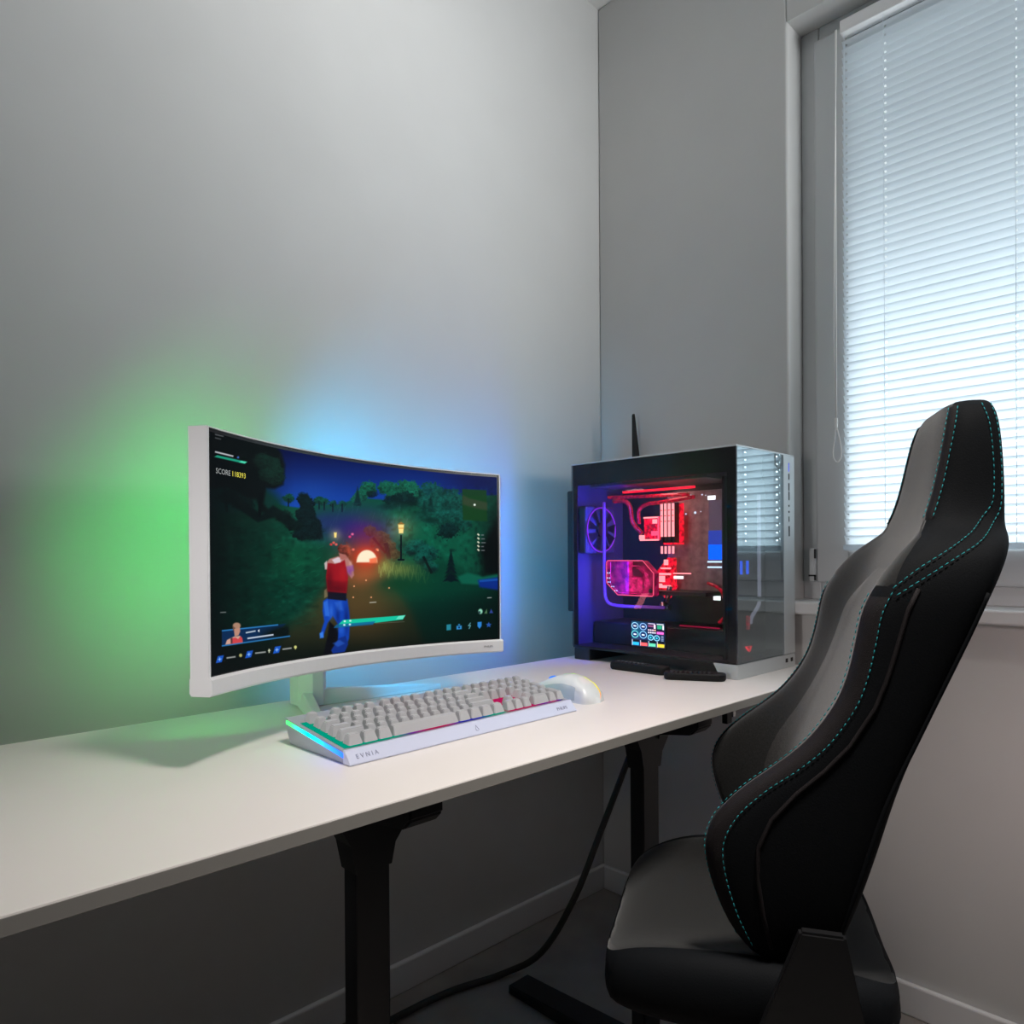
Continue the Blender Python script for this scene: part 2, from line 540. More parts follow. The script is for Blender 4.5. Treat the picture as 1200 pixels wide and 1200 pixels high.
class Paint:
    def __init__(self, X, Y, base):
        self.X, self.Y = X, Y
        self.C = np.tile(np.array(base, float), (len(X), 1))
    def mix(self, a, col):
        a = np.clip(a, 0, 1)[:, None]
        self.C = self.C * (1 - a) + np.array(col, float) * a
    def add(self, a, col):
        self.C = np.clip(self.C + np.clip(a, 0, None)[:, None] * np.array(col, float), 0, 255)
    def dist(self, P):
        X, Y = self.X, self.Y
        x0, y0 = min(p[0] for p in P) - 12, min(p[1] for p in P) - 12
        x1, y1 = max(p[0] for p in P) + 12, max(p[1] for p in P) + 12
        idx = np.where((X > x0) & (X < x1) & (Y > y0) & (Y < y1))[0]
        x, y = X[idx], Y[idx]
        ins = np.zeros(len(idx), bool); d = np.full(len(idx), 1e9)
        n = len(P)
        for i in range(n):
            (ax, ay), (bx, by) = P[i], P[(i + 1) % n]
            c = ((ay > y) != (by > y)) & (x < (bx - ax) * (y - ay) / ((by - ay) if by != ay else 1e-9) + ax)
            ins ^= c
            ex, ey = bx - ax, by - ay
            t = np.clip(((x - ax) * ex + (y - ay) * ey) / (ex * ex + ey * ey + 1e-12), 0, 1)
            d = np.minimum(d, np.hypot(x - ax - t * ex, y - ay - t * ey))
        return idx, np.where(ins, d, -d)
    def poly(self, P, col, alpha=1.0, f=0.7):
        idx, d = self.dist(P)
        a = np.clip(0.5 + d / (2 * f), 0, 1) * alpha
        a = a[:, None]
        self.C[idx] = self.C[idx] * (1 - a) + np.array(col, float) * a
    def ell(self, cx, cy, rx, ry, col, alpha=1.0, f=0.7):
        r = np.hypot((self.X - cx) / rx, (self.Y - cy) / ry)
        self.mix(np.clip(0.5 + (1 - r) * min(rx, ry) / (2 * f), 0, 1) * alpha, col)
    def leaf(self, cx, cy, rx, ry, col, alpha=1.0, f=1.0, seed=11):
        idx = np.where((np.abs(self.X - cx) < rx * 1.6) & (np.abs(self.Y - cy) < ry * 1.6))[0]
        x, y = self.X[idx], self.Y[idx]
        n = vnoise(x + seed * 7, y, 2.6, 2.2, seed) * 0.6 + vnoise(x, y + seed * 5, 1.2, 1.1, seed + 1) * 0.4
        r = np.hypot((x - cx) / rx, (y - cy) / ry) + (n - 0.5) * 0.7
        a = np.clip(0.5 + (1 - r) * min(rx, ry) / (2 * f), 0, 1) * alpha
        sh = 0.55 + 0.9 * n - 0.25 * (y - cy) / ry
        c = np.array(col, float)[None, :] * np.clip(sh, 0.3, 1.6)[:, None]
        self.C[idx] = self.C[idx] * (1 - a[:, None]) + c * a[:, None]
    def soft(self, cx, cy, rx, ry, col, alpha=1.0, add=False):
        g = np.exp(-((self.X - cx) / rx) ** 2 - ((self.Y - cy) / ry) ** 2) * alpha
        (self.add if add else self.mix)(g, col)
    def line(self, x0, y0, x1, y1, w, col, alpha=1.0):
        dx, dy = x1 - x0, y1 - y0
        l = math.hypot(dx, dy) or 1
        nx, ny = -dy / l * w / 2, dx / l * w / 2
        self.poly([(x0 + nx, y0 + ny), (x1 + nx, y1 + ny), (x1 - nx, y1 - ny), (x0 - nx, y0 - ny)], col, alpha, 0.4)
    def ring(self, cx, cy, r, w, col, asp=1.0):
        q = np.hypot((self.X - cx) / asp, self.Y - cy)
        self.mix(np.clip((w / 2 - np.abs(q - r)) / 0.4 + 0.5, 0, 1), col)

def vnoise(X, Y, sx, sy, seed):
    rs = np.random.RandomState(seed)
    G = rs.rand(64, 64)
    x, y = X / sx, Y / sy
    xi, yi = np.floor(x).astype(int), np.floor(y).astype(int)
    fx, fy = x - xi, y - yi
    fx, fy = fx * fx * (3 - 2 * fx), fy * fy * (3 - 2 * fy)
    g = lambda a, b: G[a % 64, b % 64]
    return (g(xi, yi) * (1 - fx) + g(xi + 1, yi) * fx) * (1 - fy) + (g(xi, yi + 1) * (1 - fx) + g(xi + 1, yi + 1) * fx) * fy

P = Paint(PX, PY, (2, 46, 36))
# sky
t = np.clip((PY - 530) / 62, 0, 1)[:, None]
sky = np.array([2, 13, 66]) * (1 - t) + np.array([14, 66, 166]) * t
m_ = np.clip((600 - PY) / 6 + 0.5, 0, 1)[:, None]
P.C = P.C * (1 - m_) + sky * m_
P.soft(560, 560, 40, 40, (3, 8, 60), 0.7)
P.soft(365, 578, 30, 18, (30, 80, 170), 0.35)
# distant hills and far trees
P.poly([(318, 600), (322, 590), (335, 593), (350, 595), (372, 591), (398, 591), (412, 586), (430, 584), (452, 586), (480, 588), (500, 584), (520, 582), (590, 580), (590, 680), (318, 690)], (9, 74, 54), 1, 1)
for (x, y, r) in [(338, 584, 6), (357, 586, 7), (374, 587, 6), (380, 588, 5), (390, 590, 4), (401, 590, 4)]:
    P.leaf(x, y, r * 1.1, r * 0.75 * 1.1, (10, 62, 44), 0.95, 0.9, int(x * 3 + y) % 50)
    P.line(x, y, x, y + 10, 1.6, (4, 20, 22))
for (x, y, r) in [(432, 572, 9), (424, 580, 8), (452, 572, 9), (463, 576, 12), (478, 574, 13), (486, 580, 10), (418, 586, 7)]:
    P.leaf(x, y, r * 1.1, r * 0.8 * 1.1, (14, 78, 60), 1, 0.9, int(x * 3 + y) % 50)
for (x, y, r) in [(436, 579, 6), (458, 586, 8), (474, 584, 12), (484, 588, 8), (470, 590, 10)]:
    P.leaf(x, y, r * 1.1, r * 0.6 * 1.1, (5, 26, 28), 0.8, 0.9, int(x * 3 + y) % 50)
for (x, y, r) in [(505, 578, 14), (513, 580, 8), (528, 584, 12), (520, 592, 16), (500, 590, 10), (538, 592, 14), (508, 605, 12), (497, 604, 8), (528, 608, 14), (540, 612, 12)]:
    P.leaf(x, y, r * 1.1, r * 0.85 * 1.1, (10, 62, 56), 0.9, 0.9, int(x * 3 + y) % 50)
for (x, y) in [(419, 574), (505, 584), (497, 590)]:
    P.poly([(x - 4, y + 16), (x, y - 4), (x + 4, y + 16)], (5, 36, 36), 0.9, 1)
P.ell(465, 594, 17, 4, (4, 24, 26), 0.9, 2)
P.soft(486, 604, 14, 8, (5, 40, 34), 0.8)
P.ell(504, 610, 8, 3, (4, 22, 24), 0.9, 1.5)
# violet mound and path
P.soft(420, 618, 42, 20, (38, 32, 118), 0.95)
P.soft(380, 612, 20, 12, (30, 40, 100), 0.7)
P.soft(440, 606, 22, 8, (34, 70, 66), 0.6)
P.poly([(392, 656), (420, 648), (450, 652), (455, 672), (478, 700), (500, 740), (505, 790), (300, 790), (330, 745), (365, 712), (385, 690)], (66, 58, 32), 0.95, 8)
P.soft(395, 722, 80, 30, (58, 52, 26), 0.6)
P.soft(425, 700, 34, 30, (92, 74, 40), 0.6)
P.soft(350, 772, 110, 20, (20, 28, 18), 0.7)
P.soft(440, 772, 90, 16, (16, 28, 20), 0.7)
# left slope
P.poly([(243, 540), (300, 560), (330, 585), (345, 640), (385, 640), (392, 668), (370, 700), (330, 735), (290, 745), (243, 730)], (3, 58, 42), 0.9, 6)
P.soft(300, 600, 22, 18, (14, 66, 48), 0.6)
P.soft(345, 655, 34, 22, (6, 74, 48), 0.7)
P.soft(350, 715, 30, 26, (4, 60, 48), 0.5)
n1 = vnoise(PX, PY, 9, 5, 1) * 0.6 + vnoise(PX, PY, 4, 3, 2) * 0.4
w_ = np.clip((395 - PX) / 30, 0, 1) * np.clip((PY - 600) / 20, 0, 1) * np.clip((745 - PY) / 30, 0, 1)
P.add(w_ * np.clip(n1 - 0.55, 0, 1) * 1.1, (12, 50, 38))
P.mix(w_ * np.clip(0.42 - n1, 0, 1) * 1.6, (1, 26, 20))
# dark trees at left
P.poly([(243, 497), (318, 500), (322, 520), (330, 532), (334, 545), (332, 568), (322, 573), (312, 572), (309, 590), (318, 602), (306, 600), (300, 585), (290, 585), (268, 572), (243, 572)], (4, 14, 14), 1, 2)
for (x, y, r) in [(316, 545, 12), (322, 560, 10), (308, 540, 10), (313, 556, 9), (325, 552, 7)]:
    P.leaf(x, y, r * 1.1, r * 0.9, (14, 46, 36), 0.85, 1.0, int(x) % 50)
P.poly([(268, 572), (300, 598), (306, 604), (320, 592), (332, 600), (345, 608), (352, 616), (340, 620), (322, 606), (302, 612), (270, 590)], (3, 18, 18), 0.95, 1.5)
P.line(306, 575, 304, 606, 4, (2, 10, 12)); P.line(262, 560, 266, 600, 3, (2, 12, 12), 0.8); P.line(338, 612, 340, 622, 3, (2, 10, 12))
P.poly([(353, 582), (360, 578), (364, 586), (362, 594), (368, 596), (370, 606), (376, 612), (378, 630), (366, 622), (356, 630), (344, 628), (348, 612), (352, 600)], (4, 18, 22), 1, 1.5)
P.poly([(346, 618), (372, 612), (378, 632), (352, 634)], (3, 14, 16), 0.8, 3)
for (x, y, rx, ry) in [(354, 584, 6, 7), (360, 592, 8, 9), (358, 604, 12, 9), (362, 616, 15, 9), (360, 626, 18, 7)]:
    P.leaf(x, y, rx, ry, (6, 24, 26), 0.95, 0.9, int(x + y) % 50)
for (x, y, rx, ry) in [(268, 582, 14, 8), (285, 590, 13, 7), (330, 604, 12, 6), (345, 616, 10, 6)]:
    P.leaf(x, y, rx, ry, (5, 22, 20), 0.8, 1.2, int(x + y) % 50)
rs_ = np.random.RandomState(3)
for q in range(170):
    x, y = rs_.uniform(258, 385), rs_.uniform(612, 735)
    if y < 600 + (x - 258) * 0.25: continue
    l = rs_.uniform(3, 8)
    g = rs_.uniform(0.6, 1.3)
    P.line(x, y, x + l, y - l * rs_.uniform(0.2, 0.6), 0.8, (10 * g, 92 * g, 66 * g), rs_.uniform(0.15, 0.5))
# right slopes
P.soft(510, 640, 46, 24, (6, 82, 60), 0.7)
P.soft(470, 600, 20, 10, (10, 84, 60), 0.6)
P.soft(500, 630, 10, 26, (8, 92, 66), 0.5)
n2 = vnoise(PX, PY, 6, 5, 5) * 0.6 + vnoise(PX, PY, 3, 3, 6) * 0.4
w2_ = np.clip((PX - 440) / 15, 0, 1) * np.clip((PY - 566) / 12, 0, 1) * np.clip((700 - PY) / 20, 0, 1)
P.add(w2_ * np.clip(n2 - 0.55, 0, 1) * 1.0, (10, 46, 40))
P.mix(w2_ * np.clip(0.44 - n2, 0, 1) * 1.8, (3, 30, 28))
P.leaf(525, 622, 12, 10, (5, 34, 34), 0.95, 1.2, 8)
P.poly([(455, 668), (520, 655), (590, 690), (590, 760), (500, 765), (486, 720), (470, 695)], (3, 54, 40), 0.9, 6)
P.soft(480, 690, 40, 20, (4, 70, 46), 0.6)
P.soft(520, 720, 50, 26, (2, 44, 36), 0.8)
for (x, y, r) in [(487, 640, 10), (500, 648, 12), (496, 655, 10), (505, 664, 8), (480, 645, 7)]:
    P.leaf(x, y, r * 1.1, r * 0.85, (9, 66, 58), 0.95, 1.0, int(x + y) % 50)
    P.ell(x + 2, y + 4, r * 0.6, r * 0.4, (4, 22, 26), 0.7, 2)
P.line(496, 652, 506, 672, 3, (3, 20, 22))
# shrub by the lamp, warm-lit
for (x, y, r) in [(434, 622, 7), (446, 630, 9), (456, 640, 8), (440, 635, 7), (462, 650, 7)]:
    P.leaf(x, y, r * 1.1, r * 0.9, (58, 58, 38), 0.85, 1.0, int(x + y) % 50)
P.line(437, 630, 452, 648, 3, (30, 22, 26), 0.9); P.line(452, 636, 456, 655, 5, (28, 26, 30), 0.8)
for q in range(120):
    x, y = rs_.uniform(470, 572), rs_.uniform(598, 712)
    l = rs_.uniform(2, 6); g = rs_.uniform(0.6, 1.25)
    P.line(x, y, x - l * 0.4, y - l * 0.8, 0.8, (10 * g, 84 * g, 64 * g), rs_.uniform(0.12, 0.4))
for q in range(70):
    x, y = rs_.uniform(385, 480), rs_.uniform(590, 640)
    l = rs_.uniform(3, 8)
    P.line(x, y, x - l * 0.35, y + l, 0.7, (66, 84, 110), rs_.uniform(0.1, 0.35))
# dark vignette on the right, pond
P.soft(592, 640, 26, 60, (3, 8, 10), 1.0)
P.poly([(562, 640), (590, 600), (590, 676), (566, 674)], (4, 9, 10), 0.9, 5)
P.poly([(536, 676), (548, 671), (566, 676), (586, 672), (586, 686), (558, 685), (541, 684)], (10, 92, 72), 0.9, 1.5)
P.poly([(560, 680), (586, 676), (586, 692), (574, 690), (562, 688)], (8, 40, 130), 0.95, 1.5)
P.line(562, 681, 586, 679, 2.5, (20, 80, 170), 0.8)
for k in range(7):
    yb = 654 + k * 4.6; wd_ = 2.2 + k * 1.25
    P.poly([(528.5, yb - 10), (528.5 + wd_, yb), (528.5 + wd_ * 0.4, yb - 0.8), (528.5, yb + 0.8), (528.5 - wd_ * 0.4, yb - 0.8), (528.5 - wd_, yb)], (4, 22 + (k % 2) * 8, 28), 1, 0.7)
# ground haze to dark at the bottom
P.mix(np.clip((PY - (792 - (PX - 243) * 0.13) + 62) / 62, 0, 1) * 0.82, (4, 14, 12))
P.mix(np.clip((345 - PX) / 100, 0, 1) * 0.9, (3, 8, 9))
P.soft(425, 715, 40, 34, (84, 62, 36), 0.55)
P.mix(np.clip((PX - 520) / 80, 0, 1) * np.clip((PY - 690) / 20, 0, 1) * 0.7, (3, 12, 12))
# low red sun and its glow
P.soft(428, 650, 30, 20, (200, 50, 36), 0.5)
P.soft(430, 630, 22, 18, (150, 34, 80), 0.45)
P.soft(430, 674, 26, 13, (190, 96, 56), 0.65)
P.soft(430, 652, 15, 12, (255, 70, 36), 0.85)
a_ = [(430 + 12.2 * math.cos(k * PI / 16), 659 - 14.5 * math.sin(k * PI / 16)) for k in range(17)]
P.poly(a_, (255, 238, 205), 1, 0.9)
P.poly([(433, 655), (442, 653), (442, 660), (433, 660)], (255, 110, 70), 0.9, 1)
# grass tuft lit by the lamp
P.soft(468, 668, 22, 10, (92, 110, 54), 0.85)
P.soft(452, 664, 8, 9, (140, 140, 70), 0.8)
for k in range(46):
    x = 444 + k * 1.25
    h = 6 + 5 * math.sin(k * 2.1)
    yb = 672 + 5 * math.sin(k * 0.9) + k * 0.16
    P.line(x, yb, x + 3.2 * math.sin(k * 1.7), yb - 7 - h * 0.5, 0.9, (168 - k * 3, 170 - k * 2, 92 - k), 0.55)
P.soft(466, 684, 26, 9, (10, 60, 36), 0.85)
# lamps
P.soft(470, 619, 16, 14, (255, 190, 80), 0.28, True)
P.line(470, 627, 470, 656, 1.8, (6, 14, 22)); P.line(466, 656, 474, 656, 2, (6, 14, 22))
P.poly([(466.5, 614.5), (473.5, 614.5), (472.5, 625), (467.5, 625)], (255, 226, 140), 1, 0.6)
P.line(466.5, 619, 473.5, 619, 0.8, (200, 130, 50)); P.poly([(465.5, 614.5), (470, 611.5), (474.5, 614.5)], (150, 110, 50), 1, 0.5)
P.soft(393, 627, 7, 7, (255, 190, 80), 0.3, True)
P.poly([(391.3, 624), (394.7, 624), (394.2, 630), (391.8, 630)], (255, 226, 130), 1, 0.5)
for (x, y, c) in [(391, 636, (255, 90, 80)), (388, 638, (230, 60, 60)), (394, 638, (255, 100, 90)), (410, 629, (240, 60, 120)), (413, 626, (255, 110, 160)), (414, 644, (255, 120, 100)), (442, 644, (255, 130, 90))]:
    P.ell(x, y, 1.5, 1.3, c, 0.95, 0.8)
for (x, y) in [(429, 680), (456, 689), (414, 700), (435, 700), (415, 687), (443, 645)]:
    P.ell(x, y, 0.9, 0.9, (255, 170, 120), 0.9, 0.5)
# player figure seen from behind: red vest, blue trousers
sk = (176, 120, 112)
P.poly([(378, 770), (384, 745), (386, 728), (398, 740), (396, 768), (384, 790), (374, 790)], (8, 10, 18), 0.95, 1)           # far leg in shade
P.poly([(379, 704), (385, 700), (407, 702), (409, 716), (410, 728), (409, 748), (404, 762), (398, 766), (396, 748), (397, 733), (390, 722), (384, 730), (380, 742), (378, 748), (375, 744), (380, 728), (378, 716)], (16, 66, 176), 1, 0.9)
P.poly([(397, 748), (405, 745), (408, 755), (404, 764), (390, 766), (388, 762)], (14, 46, 130), 1, 0.8)
P.poly([(379, 706), (384, 703), (386, 722), (381, 722)], (48, 112, 220), 0.8, 1)
P.poly([(374.5, 742), (378.5, 740), (379.5, 747), (375, 748)], (60, 130, 235), 0.9, 0.8)
P.poly([(392, 706), (400, 704), (402, 715), (396, 716)], (60, 118, 220), 0.5, 1.5)
P.poly([(390, 754), (398, 750), (404, 754), (396, 758)], (40, 90, 190), 0.7, 1)
P.poly([(384, 692), (406, 694), (406, 704), (384, 702)], (18, 20, 34), 1, 0.7)
P.poly([(380, 692), (383.5, 689), (384, 699), (380, 701)], (120, 110, 80), 0.9, 0.6)
P.poly([(382, 660), (386, 655), (396, 652), (408, 654), (413, 662), (415, 674), (412, 678), (408, 672), (406, 664), (384, 668), (381, 667)], sk, 1, 0.8)
P.poly([(380, 660), (383, 657), (384, 667), (381, 667)], (205, 190, 190), 0.9, 0.7)
P.poly([(405, 664), (414, 662), (415, 669), (407, 671)], (140, 80, 160), 0.7, 1)
P.poly([(384, 660), (388, 660), (393, 661), (401, 658), (404, 656), (406, 668), (408, 676), (406, 695), (384, 693), (382, 676)], (150, 20, 32), 1, 0.7)
P.poly([(383, 680), (407, 682), (406, 695), (384, 693)], (96, 10, 22), 0.6, 2)
P.poly([(389, 656), (396, 653), (401, 654), (399, 659), (392, 660)], (220, 205, 215), 0.9, 0.7)
P.leaf(403.5, 644.5, 6.8, 7.8, (104, 48, 40), 1, 0.6, 5)
P.soft(408, 642, 2.5, 4, (170, 84, 60), 0.5)
P.poly([(397, 648), (405, 650), (408, 654), (399, 656)], (170, 104, 96), 1, 0.8)
P.soft(409, 646, 3, 5, (230, 90, 60), 0.5)
P.poly([(396, 728), (404, 732), (402, 745), (397, 740)], (22, 74, 180), 0.7, 1.5)
P.soft(386, 680, 4, 14, (60, 6, 18), 0.5); P.soft(402, 672, 5, 10, (200, 40, 40), 0.35); P.soft(395, 690, 9, 4, (70, 8, 20), 0.5)
P.soft(388, 716, 3, 9, (70, 130, 235), 0.45); P.soft(406, 726, 3, 16, (8, 28, 96), 0.7); P.soft(396, 722, 2.5, 10, (8, 30, 100), 0.6); P.soft(400, 738, 4, 5, (40, 100, 215), 0.5)
P.soft(410, 671, 3, 4, (120, 60, 150), 0.6); P.soft(411, 660, 2, 3, (230, 180, 170), 0.5)
# HUD: health bar, shield bar
P.poly([(397, 731.5), (402, 726.5), (475, 721), (472, 726), (398, 735)], (20, 196, 160), 1, 0.5)
P.poly([(391, 735.5), (394.5, 731.8), (440, 728), (437, 732), (392, 736)], (16, 96, 150), 0.85, 0.5)
P.poly([(464, 725.7), (467, 722), (475, 721), (472, 725.3)], (110, 230, 200), 0.9, 0.4)
for (x, y, c) in [(404, 728, (230, 255, 250)), (410.5, 727.5, (220, 250, 245)), (403.5, 732.3, (230, 245, 255)), (410, 731.8, (220, 240, 255))]:
    P.ell(x, y, 1.3, 1.1, c, 0.95, 0.5)
P.line(440, 730.5, 474, 728.5, 0.7, (140, 150, 140), 0.4)
P.line(433, 706.2, 441, 705.6, 1.3, (200, 200, 190), 0.7)
# HUD: top left
P.line(252, 509, 262, 511.4, 1.3, (110, 112, 116), 0.75); P.line(252, 513, 259, 514.8, 1.3, (100, 104, 108), 0.7)
P.line(252, 529.4, 273.5, 534.7, 1.8, (205, 208, 215), 0.85); P.ell(279, 536, 1.2, 1.2, (70, 120, 210), 0.9, 0.6)
P.poly([(251, 535.4), (254.5, 533.4), (289.5, 541.2), (286.5, 543.4)], (26, 150, 120), 1, 0.6)
P.poly([(280, 541.6), (283, 540), (289.5, 541.3), (287, 543.2)], (90, 230, 190), 0.8, 0.5)
# HUD: minimap and list at right
P.poly([(541.5, 573), (570, 574.5), (571, 611), (542.5, 609.5)], (16, 60, 26), 0.92, 0.6)
P.poly([(542, 580), (550, 584), (571, 589), (571, 598), (558, 596), (542, 591)], (48, 64, 44), 0.9, 1.2)
P.ell(556.2, 591.6, 1.3, 1.3, (235, 245, 235), 1, 0.5)
for k in range(5):
    y = 626.5 + k * 4.5
    P.line(559.6, y - 1, 561.6, y + 1, 1.7, (225, 225, 200), 0.95)
    P.line(564, y + 0.5, 567 + (k * 7 % 3), y + 0.5, 1.2, (120, 124, 130), 0.8)
# HUD: bottom right icons
P.ell(563, 716.5, 2.5, 3, (150, 220, 190), 0.95, 0.7); P.ell(561.8, 717.6, 1.4, 1.5, (30, 50, 60), 0.9, 0.5)
P.poly([(567.5, 719), (570.5, 713.5), (571, 719)], (90, 130, 90), 0.85, 0.5)
P.poly([(573.5, 718.5), (575.5, 713.5), (578, 718.5)], (50, 70, 150), 0.95, 0.5)
P.line(571, 700.6, 576, 700.3, 1.0, (180, 185, 185), 0.8)
P.poly([(523.3, 732), (528.5, 731.4), (528.5, 738.2), (523.3, 738.8)], (36, 130, 150), 1, 0.5)
P.poly([(535, 733.5), (541, 733), (541, 737.2), (535, 737.8)], (50, 140, 205), 1, 0.5); P.ell(538, 735.3, 1.1, 1.1, (6, 30, 70), 1, 0.4); P.line(537, 732, 539, 732, 1.4, (50, 140, 205))
P.line(551.5, 729.8, 548.8, 733.6, 1.1, (90, 150, 160)); P.line(548.8, 733.4, 551.5, 732.8, 1.1, (90, 150, 160)); P.line(551.5, 732.8, 549.6, 737, 1.1, (90, 150, 160))
P.poly([(559.6, 729), (564.4, 728.6), (564.4, 733.5), (562, 736.8), (559.6, 734)], (44, 130, 210), 1, 0.5)
st = []
for k in range(10):
    r_ = 3.4 if k % 2 == 0 else 1.7
    st.append((572.7 + r_ * math.sin(k * PI / 5), 732.3 - r_ * math.cos(k * PI / 5)))
P.poly(st, (40, 86, 170), 1, 0.5)
# HUD: bottom left portrait panel and three buttons
P.poly([(260, 739), (335, 731), (328, 737.8), (322, 747), (260, 757.3)], (8, 44, 88), 0.9, 0.6)
P.mix(np.clip((PX - 300) / 28, 0, 1) * np.clip((340 - PX) / 4, 0, 1) * np.clip(1 - np.abs(PY - (744 - (PX - 300) * 0.1)) / 10, 0, 1) * 1.6, (5, 18, 18))
P.line(260, 739.2, 326, 732.2, 1.5, (44, 124, 190), 0.95); P.line(260, 757, 340, 745.4, 1.5, (44, 124, 190), 0.9)
P.poly([(264, 755.5), (266, 750), (271, 747.5), (274, 746), (281, 745), (283.5, 748), (284.3, 752.6)], (205, 160, 142), 1, 0.6)
P.poly([(272, 748), (276, 747), (279, 749), (282, 745.5), (284, 748), (284.3, 752.6), (270, 754.6)], (205, 66, 72), 1, 0.6)
P.poly([(270, 748), (272.5, 747), (272.5, 754), (270.5, 754)], (90, 50, 56), 1, 0.5)
P.poly([(274, 737), (281, 734), (281.5, 740), (279.6, 744.5), (275, 746)], (186, 136, 118), 1, 0.6)
P.ell(277.4, 733, 4.6, 3.4, (170, 130, 108), 1, 0.7); P.line(273.4, 734, 273.8, 739, 1.6, (120, 80, 66), 0.9)
P.line(288, 741.6, 299.5, 739.4, 1.5, (205, 215, 228), 0.9); P.poly([(302, 739.2), (304, 737.2), (304, 741)], (240, 244, 250), 1, 0.4)
P.line(290, 748.2, 320.5, 743.8, 1.7, (205, 215, 232), 0.95)
P.line(258, 717.8, 265, 717.4, 1.2, (130, 134, 134), 0.8)
for (x, y) in [(257.5, 772.5), (291.8, 766.8), (324.5, 761.5)]:
    P.poly([(x - 4.6, y + 4.6), (x - 2.2, y - 3.6), (x + 4.8, y - 4.6), (x + 2.4, y + 3.4)], (22, 84, 190), 1, 0.5)
    P.line(x - 2, y + 0.3, x + 2, y - 0.3, 0.8, (170, 210, 255), 0.9); P.line(x, y - 2, x, y + 2, 0.8, (170, 210, 255), 0.9)
for (x0, x1, y) in [(265.5, 276, 770.4), (299, 311.5, 764.8), (331, 341.8, 760.2)]:
    P.line(x0, y + 0.7, x1, y - 0.8, 1.7, (190, 192, 190), 0.75)
P.ell(282, 768, 1.8, 2, (190, 184, 110), 0.95, 0.6); P.line(315.4, 760.4, 315.4, 765, 1.2, (215, 220, 190)); P.line(314, 762.5, 317, 762.2, 1.0, (215, 220, 190)); P.ell(346.2, 758.3, 1.7, 1.8, (215, 215, 130), 0.95, 0.5); P.line(346.2, 758, 346.2, 761, 0.9, (215, 215, 130))
Cc = P.C / 255.0
Cl = np.where(Cc <= 0.04045, Cc / 12.92, ((Cc + 0.055) / 1.055) ** 2.4)
me = bpy.data.meshes.new('screen')
idx = np.arange(SW * SHH).reshape(SHH, SW)
F = np.stack([idx[:-1, :-1], idx[:-1, 1:], idx[1:, 1:], idx[1:, :-1]], -1).reshape(-1, 4)
me.vertices.add(len(V)); me.vertices.foreach_set('co', V.astype(np.float32).ravel())
me.loops.add(F.size); me.loops.foreach_set('vertex_index', F.astype(np.int32).ravel())
me.polygons.add(len(F)); me.polygons.foreach_set('loop_start', np.arange(0, F.size, 4, dtype=np.int32))
me.polygons.foreach_set('loop_total', np.full(len(F), 4, dtype=np.int32))
me.update(); me.validate()
ca = me.color_attributes.new('picture', 'FLOAT_COLOR', 'POINT')
ca.data.foreach_set('color', np.concatenate([Cl, np.ones((len(Cl), 1))], 1).astype(np.float32).ravel())
def picture_mat(name, strength, rough=0.35):
    m = bpy.data.materials.new(name); m.use_nodes = True
    nt = m.node_tree; p = nt.nodes['Principled BSDF']
    p.inputs['Base Color'].default_value = (0.003, 0.003, 0.004, 1); p.inputs['Roughness'].default_value = rough
    p.inputs['Specular IOR Level'].default_value = 0.04
    a = nt.nodes.new('ShaderNodeVertexColor'); a.layer_name = 'picture'
    nt.links.new(a.outputs['Color'], p.inputs['Emission Color']); p.inputs['Emission Strength'].default_value = strength
    return m
me.materials.append(picture_mat('screen_picture', 1.0))
so = bpy.data.objects.new('screen', me); COL.objects.link(so); so.parent = mo
# score lettering glowing on the panel
def screen_text(name, t, px, py, size, col):
    k = int(np.argmin(np.abs(PX - px) + np.abs(PY - py)))
    s0, z0 = SS.reshape(-1)[k], ZZ.reshape(-1)[k]
    q = Vector(mp(s0, -0.0002, z0)); q2 = Vector(mp(s0 + 0.02, -0.0002, z0))
    ax = (q2 - q).normalized(); up = Vector((0, 0, 1)); nn = ax.cross(up).normalized()
    text_obj(name, t, size, glow('text_glow', rgb(*col), 1.0), so, Matrix(((ax.x, up.x, nn.x, q.x), (ax.y, up.y, nn.y, q.y), (ax.z, up.z, nn.z, q.z), (0, 0, 0, 1))), 0.0)
screen_text('score_text', 'SCORE', 252, 554.3, 0.0098, (165, 170, 170))
screen_text('score_digits', '118393', 270.5, 557.8, 0.0098, (232, 224, 90))
# faint maker's name on the chin
M_logo = mat('logo_grey', (0.42, 0.42, 0.43, 1), 0.5)
p0, p1 = Vector(mp(0.262, -0.0042, 0.0)), Vector(mp(0.30, -0.0042, 0.0))
ax = (p1 - p0).normalized(); up = Vector((0, 0, 1)); nn = ax.cross(up)
q = Vector(mp(0.268, -0.0045, 0.5 * (ZC + ZS) - 0.0016 + 0.0))
text_obj('logo_text', 'PHILIPS', 0.0058, M_logo, mo, Matrix(((ax.x, up.x, nn.x, q.x), (ax.y, up.y, nn.y, q.y), (ax.z, up.z, nn.z, q.z), (0, 0, 0, 1))))
# LED bars on the back
G_ = glow('led_green', (0.01, 1.0, 0.06, 1), LEDG)
B_ = glow('led_blue', (0.0, 0.48, 1.0, 1), LEDB)
def led(s0, s1, z0, z1, m, off=0.027):
    bm = bmesh.new(); curved_slab(bm, s0, s1, off, off + 0.003, z0, z1, 4); obj('led_bar', bm, m, mo)
led(-0.275, -0.268, 0.90, 1.14, G_)
led(-0.26, -0.09, 1.145, 1.15, G_, 0.052)
led(-0.26, -0.05, 0.845, 0.85, G_, 0.052)
led(0.268, 0.275, 0.87, 1.14, B_)
led(-0.05, 0.25, 1.145, 1.15, B_, 0.058)
led(0.05, 0.25, 0.845, 0.85, B_, 0.058)
